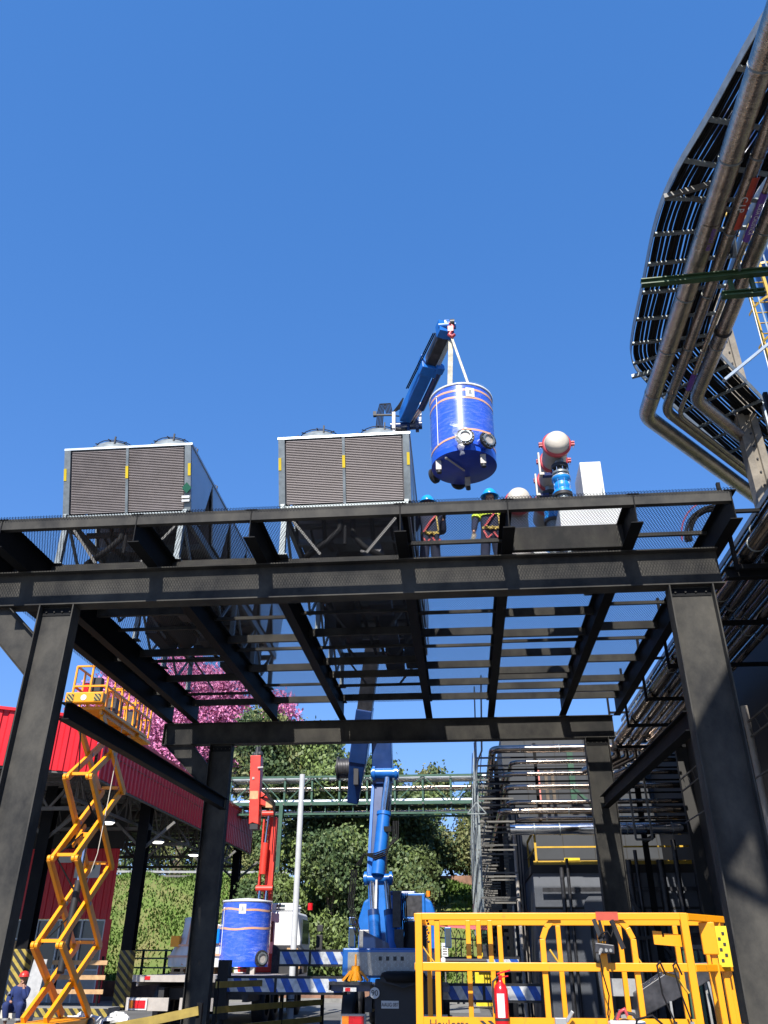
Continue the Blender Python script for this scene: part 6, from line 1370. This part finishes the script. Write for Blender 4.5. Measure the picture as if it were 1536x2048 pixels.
# concrete pole, bored with a row of holes
T = thing('concrete_pole', (6.5, 15.0, 0), 'tapering concrete pole with a row of small holes, right edge', 'pole')
b = MB(); vs = []
def psec(z): 
    w = .225-.006*(z-8); d_ = .13-.002*(z-8); return [(6.5-w, 15-d_, z), (6.5-w*.3, 15-d_*1.0, z), (6.5-w*.25, 15-d_*.6, z), (6.5+w*.25, 15-d_*.6, z), (6.5+w*.3, 15-d_*1.0, z), (6.5+w, 15-d_, z), (6.5+w, 15+d_, z), (6.5-w, 15+d_, z)]
zz = [0, 4, 8, 12, 15.5]
for z in zz: vs += psec(z)
b.add(vs, [(j*8+i, j*8+(i+1) % 8, (j+1)*8+(i+1) % 8, (j+1)*8+i) for j in range(4) for i in range(8)]+[tuple(range(32, 40))]); b.build('shaft', 'conc', T)
b = MB()
for z in np.arange(7, 15.3, .32): b.cyl((6.5, 14.90, z), (6.5, 14.918, z), .022, n=10)
b.build('bore_holes', 'ink', T)
# yellow caged ladder and tank behind, far upper right
T = thing('caged_ladder', (7.2, 14.5, 9.6), 'yellow caged ladder against a blue steel mast at the right edge', 'ladder')
b = MB()
for x in (6.95, 7.35): b.bar((x, 14.2, 9.6), (x, 14.2, 17.5), .06, .07, (0, 1, 0))
for z in np.arange(9.7, 17.4, .3): b.cyl((6.95, 14.2, z), (7.35, 14.2, z), .015, n=6)
b.build('ladder_rails', 'yel2', T)
b = MB()
for z in np.arange(10.3, 17, .95): 
    q = [(7.15+.36*math.cos(a), 14.15-.62*math.sin(a), z) for a in [math.pi*i/12 for i in range(13)]]
    for a, c in zip(q, q[1:]): b.bar(a, c, .01, .06)
b.build('cage_hoop', 'yel2', T)
b = MB()
for a in (.7, 1.57, 2.4): b.bar((7.15+.36*math.cos(a), 14.15-.62*math.sin(a), 10.2), (7.15+.36*math.cos(a), 14.15-.62*math.sin(a), 17), .035, .01, (0, 1, 0))
b.build('cage_strap', 'galv', T)
b = MB(); b.cyl((8.3, 15.2, 9.6), (8.3, 15.2, 22), .55, n=28); tag(b.build('blue_mast', 'blued'), 'dark blue cylindrical mast behind the yellow ladder', 'mast')
b = MB(); b.cyl((6.55, 13.6, 9.0), (6.70, 13.6, 17), .012, n=6); tag(b.build('guy_wire', 'white'), 'thin pale wire hanging left of the yellow ladder', 'wire')
b = MB(); b.bar((5.3, 12.7, 11.25), (6.6, 12.9, 12.4), .08, .05); b.bar((6.6, 12.9, 12.4), (8.2, 13.4, 13.0), .08, .05); b.bar((6.6, 12.9, 12.4), (7.4, 13.0, 13.9), .06, .08); b.bar((6.55, 12.8, 12.35), (6.7, 12.95, 12.55), .1, .1)
tag(b.build('strut_frame', 'alu'), 'pale angle struts crossing in front of the concrete pole', 'strut')
b = MB(); b.bar((6.75, 14.6, 9.9), (6.75, 14.6, 12.1), .10, .04, (1, 0, 0)); b.bar((6.7, 14.6, 9.9), (8.4, 14.3, 10.4), .05, .07); b.bar((6.7, 14.6, 12.1), (8.4, 15.0, 11.6), .05, .07); tag(b.build('grey_hanger', 'alu'), 'pale grey hanger on the right side of the concrete pole', 'hanger')

# ================= PIPE BRIDGE =================
T = thing('pipe_bridge', (-6, 45, 0), 'green truss pipe bridge carrying bright cladded pipes across the yard', 'pipe bridge')
zb_, zt_ = 8.95, 10.35
for y in (45.0, 46.3):
    b = MB(); b.bar((-14, y, zt_), (1.2, y, zt_), .12, .1); b.bar((-14, y, zb_), (1.2, y, zb_), .14, .16); b.build('chord', 'greens', T)
    b = MB()
    for i in range(11):
        x = -14+i*1.5; b.bar((x, y, zb_), (x, y, zt_), .10, .08, (0, 1, 0))
        b.bar((x, y+.03, zb_ if i % 2 else zt_), (x+1.5, y+.03, zt_ if i % 2 else zb_), .06, .05)
    b.build('web_member', 'greens', T)
b = MB()
for i in range(11):
    x = -14+i*1.5
    for z in (zb_, zb_+.72, zt_-.1): b.bar((x, 44.9, z-.03), (x, 46.4, z-.03), .08, .08)
    b.bar((x, 45, zb_), (x+1.5, 46.3, zb_), .05, .05)
b.build('cross_member', 'truss', T)
b = MB(); 
for z in (8.45,):
    for y in (45.1, 46.2): b.bar((-14, y, z), (1.2, y, z), .08, .1)
for i in range(21): b.bar((-14+i*.75, 45.1, 8.45), (-14+i*.75, 45.1, 8.95), .05, .05, (0, 1, 0)); b.bar((-14+i*.75, 45.1, 8.45), (-13.25+i*.75, 46.2, 8.45), .04, .04)
b.build('lower_walkway', 'greens', T)
for z, y, r in ((9.12, 45.35, .11), (9.12, 45.7, .09), (9.12, 46.05, .1), (9.78, 45.3, .10), (9.80, 45.6, .12), (9.80, 45.95, .10), (10.32, 45.35, .12), (10.30, 45.7, .10), (10.32, 46.05, .13), (8.58, 45.4, .07)):
    b = MB(); b.cyl((-14, y, z), (1.4, y, z), r, n=14); b.build('pipe', 'alu' if r > .1 else 'chrome', T)
for x in (-9.6,): b = MB(); b.bar((x, 44.9, 0), (x, 44.9, 8.9), .2, .2, (0, 1, 0)); b.build('leg', 'greens', T)
for x in (-13.5, .9): b = MB(); b.bar((x, 45.7, 0), (x, 45.7, 8.9), .25, .25, (0, 1, 0)); b.build('leg', 'greens', T)
# white pole
T = thing('white_pole', (-5.33, 28.0, 0), 'slim tall white pole standing between the two trucks', 'pole')
b = MB(); b.cyl((-5.33, 28.0, 0), (-5.33, 28.0, 7.13), .10, .09, n=18); b.build('shaft', 'polew', T)
b = MB(); b.cyl((-5.33, 28, .35), (-5.33, 28, .38), .107, n=18); b.cyl((-5.33, 28, .55), (-5.33, 28, .58), .107, n=18); b.cyl((-5.33, 28, 0), (-5.33, 28, .03), .22, n=18); b.build('pole_band', 'dark', T)

# ================= BEHIND: wall, rail, small canopy, sign =================
b = MB(); b.box(-3.5, 54.6, 3.6, 2.5, 55.2, 6.2); tag(b.build('retaining_wall', 'brick'), 'rusty brown retaining wall above the grassy bank at right', 'wall')
b = MB(); b.box(-30, 41.2, 0, -1.5, 41.6, .75); tag(b.build('stone_wall', 'brick'), 'low stone wall at the foot of the bank behind the trucks', 'wall')
T = thing('bank_railing', (-1, 53, 4), 'grey and red rail running along the foot of the retaining wall', 'railing')
b = MB(); b.bar((-4, 53.4, 5.35), (2.2, 53.4, 5.0), .06, .14); b.build('grey_rail', 'truss', T); b = MB(); b.bar((-4, 53.3, 5.0), (2.2, 53.3, 4.6), .06, .14); b.build('red_rail', 'craner', T)
T = thing('bank_railing', (-22, 64.5, 6), 'red and grey rail along the top of the bank beneath the canopy', 'railing')
for z, m_ in ((5.6, 'truss'), (5.3, 'craner'), (5.9, 'zinc')): b = MB(); b.bar((-36, 64.5, z+1.6), (-13, 64.5, z+1.4), .1, .15); b.build('rail', m_, T)
for x in range(-35, -13, 3): b = MB(); b.bar((x, 64.6, 5.5), (x, 64.6, 7.7), .12, .12, (0, 1, 0)); b.build('post', 'truss', T)
T = thing('small_shelter', (-1, 40, 0), 'small shelter with a faded red roof on black lattice posts', 'shelter')
b = MB(); b.prism([(-2.2, 40.0, 3.0), (1.2, 40.0, 2.75), (1.2, 42, 2.95), (-2.2, 42, 3.2)], (0, 0, .06)); b.build('roof', 'pinkroof', T)
b = MB(); b.bar((-2.1, 40.1, 2.55), (1.1, 40.1, 2.35), .06, .06)
for i in range(10): x = -2.1+i*.32; b.bar((x, 40.1, 2.5-.02*i), (x+.16, 40.1, 2.9-.02*i), .03, .03); b.bar((x+.16, 40.1, 2.9-.02*i), (x+.32, 40.1, 2.5-.02*i), .03, .03)
b.build('roof_truss', 'steel', T)
for x in (-.35, .15):
    b = MB()
    for q in (-.12, .12): b.bar((x+q, 40.1, 0), (x+q, 40.1, 2.5), .05, .05, (0, 1, 0))
    for i in range(9): b.bar((x-.12, 40.1, i*.28), (x+.12, 40.1, i*.28+.28), .03, .03)
    b.build('lattice_post', 'steel', T)
T = thing('notice_sign', (-.85, 38, 0), 'small white notice on a post in front of the shelter', 'sign')
b = MB(); b.bar((-.9, 38, 0), (-.9, 38, 1.9), .05, .05, (0, 1, 0)); b.build('post', 'truss', T); b = MB(); b.box(-1.03, 37.95, 1.75, -.77, 37.97, 2.25); p_ = b.build('panel', 'paper', T)
b = MB()
for i in range(4): b.box(-.99, 37.942, 1.83+i*.09, -.81, 37.9495, 1.87+i*.09)
b.build('printed_lines', 'truss', p_)
b = MB(); b.box(.3, 38.5, 0, 1.2, 40, 1.2); b.box(.45, 38.4, 1.2, 1.1, 39.8, 1.9); tag(b.build('yellow_machine', 'yelst'), 'small yellow machine parked by the shelter', 'machine')

# ================= TREES =================
def crown(name, parent, blobs, n, size, mts, seed, holes=.0):
    """leaf-sized faces in clumps spread over uneven lobes; one mesh per leaf tone"""
    rnd = np.random.default_rng(seed); tot = sum(r**2 for *_, r in blobs)
    P_ = []
    for (x, y, z, r) in blobs:
        k = int(n*r*r/tot/14)+1
        d = rnd.normal(size=(k, 3)); d /= np.linalg.norm(d, axis=1)[:, None]
        rad = r*(1-.42*rnd.random(k)**1.8)*(1+.16*np.sin(d[:, 0]*5+x)*np.cos(d[:, 2]*6+z))
        c = np.array([x, y, z])+d*rad[:, None]*np.array([1, .9, .92])
        c = np.repeat(c, 14, 0)+rnd.normal(size=(k*14, 3))*size*1.7
        P_.append(c)
    P_ = np.concatenate(P_); m_ = len(P_)
    a = rnd.normal(size=(m_, 3)); a /= np.linalg.norm(a, axis=1)[:, None]; a[:, 2] *= .6
    u = np.cross(a, rnd.normal(size=(m_, 3))); u /= np.linalg.norm(u, axis=1)[:, None]; w = np.cross(a, u); w /= np.linalg.norm(w, axis=1)[:, None]
    s = size*rnd.uniform(.6, 1.3, m_)[:, None]; u *= s; w *= s*.55
    which = (np.sin(P_[:, 0]*1.1+P_[:, 2]*.9)+rnd.normal(size=m_)*.7)
    for q, mt in enumerate(mts):
        lo = -9 if q == 0 else [0, .0, .7][min(q, 2)] if len(mts) == 2 else [-9, -.35, .55][q]
        hi = 9 if q == len(mts)-1 else ([.0] if len(mts) == 2 else [-.35, .55])[q]
        sel = (which >= lo) & (which < hi); p = P_[sel]; uu = u[sel]; ww = w[sel]; k = len(p)
        vs = np.stack([p-uu, p-ww, p+uu, p+ww], 1).reshape(-1, 3); off = np.array(ORG[parent.name]); vs = (vs-off).astype(np.float32)
        me = bpy.data.meshes.new(name); me.vertices.add(4*k); me.vertices.foreach_set('co', vs.ravel()); me.loops.add(4*k); me.loops.foreach_set('vertex_index', np.arange(4*k, dtype=np.int32))
        me.polygons.add(k); me.polygons.foreach_set('loop_start', np.arange(0, 4*k, 4, dtype=np.int32)); me.polygons.foreach_set('loop_total', np.full(k, 4, dtype=np.int32)); me.update(); me.validate()
        o = bpy.data.objects.new(name, me); COL.objects.link(o); o.parent = parent; me.materials.append(M[mt])
def tree(name, x, y, z0, h, blobs, n, size, mts, label, seed, tr=.25, group=None):
    T = thing(name, (x, y, z0), label, 'tree', group)
    b = MB(); rnd = random.Random(seed)
    top = (x+rnd.uniform(-.4, .4), y, z0+h*.62)
    b.tube([(x, y, z0-.4), (x+.1, y, z0+h*.2), (x-.1, y, z0+h*.4), top], tr, 10, True, [tr*1.2, tr, tr*.8, tr*.45])
    for (bx, by, bz, r) in blobs:
        st_ = V(x, y, z0+h*.2).lerp(V(*top), rnd.uniform(.2, .9)); mid = st_.lerp(V(bx, by, bz), .5)+V(0, 0, rnd.uniform(-.2, .4))
        b.tube([tuple(st_), tuple(mid), (bx, by, bz), (bx+r*.5, by, bz+r*.5)], .1, 7, True, [tr*.4, tr*.28, tr*.14, .02])
    b.build('trunk', 'bark', T); crown('crown', T, blobs, n, size, mts, seed); return T
def lobes(cx, cy, cz, rx, ry, rz_, k, r0, seed):
    rnd = np.random.default_rng(seed); out = []
    for i in range(k):
        d = rnd.normal(size=3); d /= np.linalg.norm(d); q = rnd.random()**.4
        out.append((cx+d[0]*rx*q, cy+d[1]*ry*q, cz+d[2]*rz_*q, r0*rnd.uniform(.7, 1.25)))
    return out
G3 = ['leafd', 'leafa', 'leafb']
tree('lapacho_tree', -22, 66, 6.5, 16, lobes(-23.3, 66, 17.8, 9.6, 3.8, 4.8, 28, 2.25, 1)+lobes(-15.8, 66, 18.6, 2.8, 2, 2.6, 9, 1.7, 21), 72000, .15, ['pink', 'pink'], 'big lapacho tree in full pink blossom behind the red canopy', 1, .35)
tree('lapacho_tree', -32, 66, 6.5, 14, lobes(-33, 66, 16.2, 5.8, 3, 4.2, 13, 2.1, 2), 24000, .15, ['pink', 'pink'], 'pink-flowering tree showing behind the raised yellow lift platform', 2, .3)
tree('green_tree', -10.8, 50, 3.5, 12, lobes(-11.4, 50, 12.4, 3.0, 2.2, 2.9, 12, 1.5, 3), 30000, .14, ['leafd', 'leafa', 'leafo'], 'tall green tree rising above the pipe bridge beside the red boom', 3, .3)
tree('green_tree', -7.0, 48.5, 3.5, 9, lobes(-7.2, 48.5, 9.0, 3.0, 2.0, 4.2, 15, 1.5, 4), 42000, .13, G3, 'leafy tree filling the gap between the white pole and the blue boom', 4, .3)
tree('green_tree', -9.6, 44.3, 1, 5, lobes(-9.3, 43.8, 4.3, 1.7, 1.0, 2.0, 9, 1.0, 5), 22000, .11, ['leafd', 'leafa', 'leafb'], 'dense bushy tree behind the tank on the flatbed', 5, .2)
tree('green_tree', -6.6, 42.8, 0, 6, lobes(-6.2, 42.8, 3.6, 2.2, .9, 3.2, 13, 1.15, 6), 40000, .11, G3, 'ivy-dark tree beside the white pole, foliage down to the road', 6, .22)
tree('green_tree', -3.8, 43.5, 0, 6, lobes(-4.2, 43.2, 3.4, 1.7, .9, 3.2, 11, 1.1, 16), 32000, .11, ['leafd', 'leafd', 'leafa'], 'dark leafy tree directly left of the blue truck', 16, .22)
tree('green_tree', -3.6, 50, 4, 7, lobes(-3.6, 50, 9.3, 1.9, 1.6, 2.4, 9, 1.2, 7), 22000, .13, ['leafd', 'leafa', 'leafb'], 'mid green tree right of the blue boom under the pipe bridge', 7, .25)
tree('green_tree', -2.2, 47.5, 3, 4, lobes(-2.9, 47.3, 5.7, 1.4, .9, .6, 8, .75, 8), 18000, .11, ['leafa', 'leafa', 'leafb'], 'bright low bush hanging over the bank right of the blue boom', 8, .16)
tree('green_tree', -1.9, 55, 5.5, 8, lobes(-1.9, 55, 10.2, 1.5, 1.5, 2.6, 8, 1.0, 9), 11000, .13, ['leafd', 'leafo'], 'thin olive tree with bare twigs near the building corner', 9, .2)
tree('green_tree', 1.4, 57, 5.5, 8, lobes(1.3, 57, 9.5, 1.3, 1.5, 3.0, 8, .95, 10), 8000, .13, ['leafd', 'leafo'], 'sparse tree with sky between its branches beside the right building', 10, .18)
tree('green_tree', -.8, 56.5, 5.5, 4, lobes(-.6, 55.8, 7.0, 3.4, .8, .8, 9, .8, 11), 12000, .12, ['leafd', 'leafo'], 'low shrubs on top of the brown retaining wall', 11, .12)
tree('green_tree', -33, 55, 3, 12, lobes(-33.5, 55, 15.0, 1.6, 1.5, 1.6, 6, 1.0, 12), 8000, .13, G3, 'green treetop above the red fascia at the far left', 12, .25)
tree('green_tree', -19, 67, 6.8, 6, lobes(-21, 67, 9.3, 9.5, 1.4, 2.0, 20, 1.9, 13), 30000, .14, ['leafd', 'leafa', 'leafo'], 'dark bushes behind the rail on top of the grassy bank', 13, .2)
b = MB(); rs_ = random.Random(3)
for i in range(70):
    t = i/70; b.tube([(-14.6+2.4*t, 41.9+rs_.uniform(-.2, .2), .0), (-14.5+2.4*t+rs_.uniform(-.1, .1), 41.9, .9+1.9*t*rs_.uniform(.7, 1.1)), (-14.2+2.4*t, 41.8, 1.0+2.2*t)], .05, 5)

# unseen plates added behind the viewer, cut to shade the right-hand column
GA = thing('shadow_blocker', (4, 1, 0), 'unseen plates on a leg, added behind the viewpoint to shade the right column', 'shadow blocker')
def gpt(x, z, h=12.2):
    x = x*.83; z = 1.6+(z-1.6)*.83; dy = (h-z)/.971; return (x-.105*dy, 10.91-dy, h)
def gplate(cs, name='shadow_plate'): b = MB(); b.prism([gpt(*c) for c in cs], (0, 0, .15)); b.build(name, 'steel', GA)
gplate([(3.62, 4.52), (3.83, 4.83), (4.42, 5.64), (5.0, 6.4), (6.0, 6.4), (6.0, 2.2), (4.28, 2.25), (4.26, 3.62), (4.24, 3.69), (3.87, 3.19), (3.6, 2.85)])
gplate([(3.6, 2.75), (3.88, 3.05), (4.262, 3.55), (4.262, 3.22), (4.23, 3.20), (3.92, 2.83), (3.6, 2.4)])
gplate([(3.5, 2.72), (3.9, 2.50), (4.28, 2.28), (4.28, 2.20), (3.9, 2.42), (3.5, 2.64)])
b = MB()
for x in (5.2,): b.bar((x, -1, 0), (x, -1, 12.3), .4, .4, (0, 1, 0))
b.build('blocker_leg', 'steel', GA)  # added stand for the shading plates, out of view
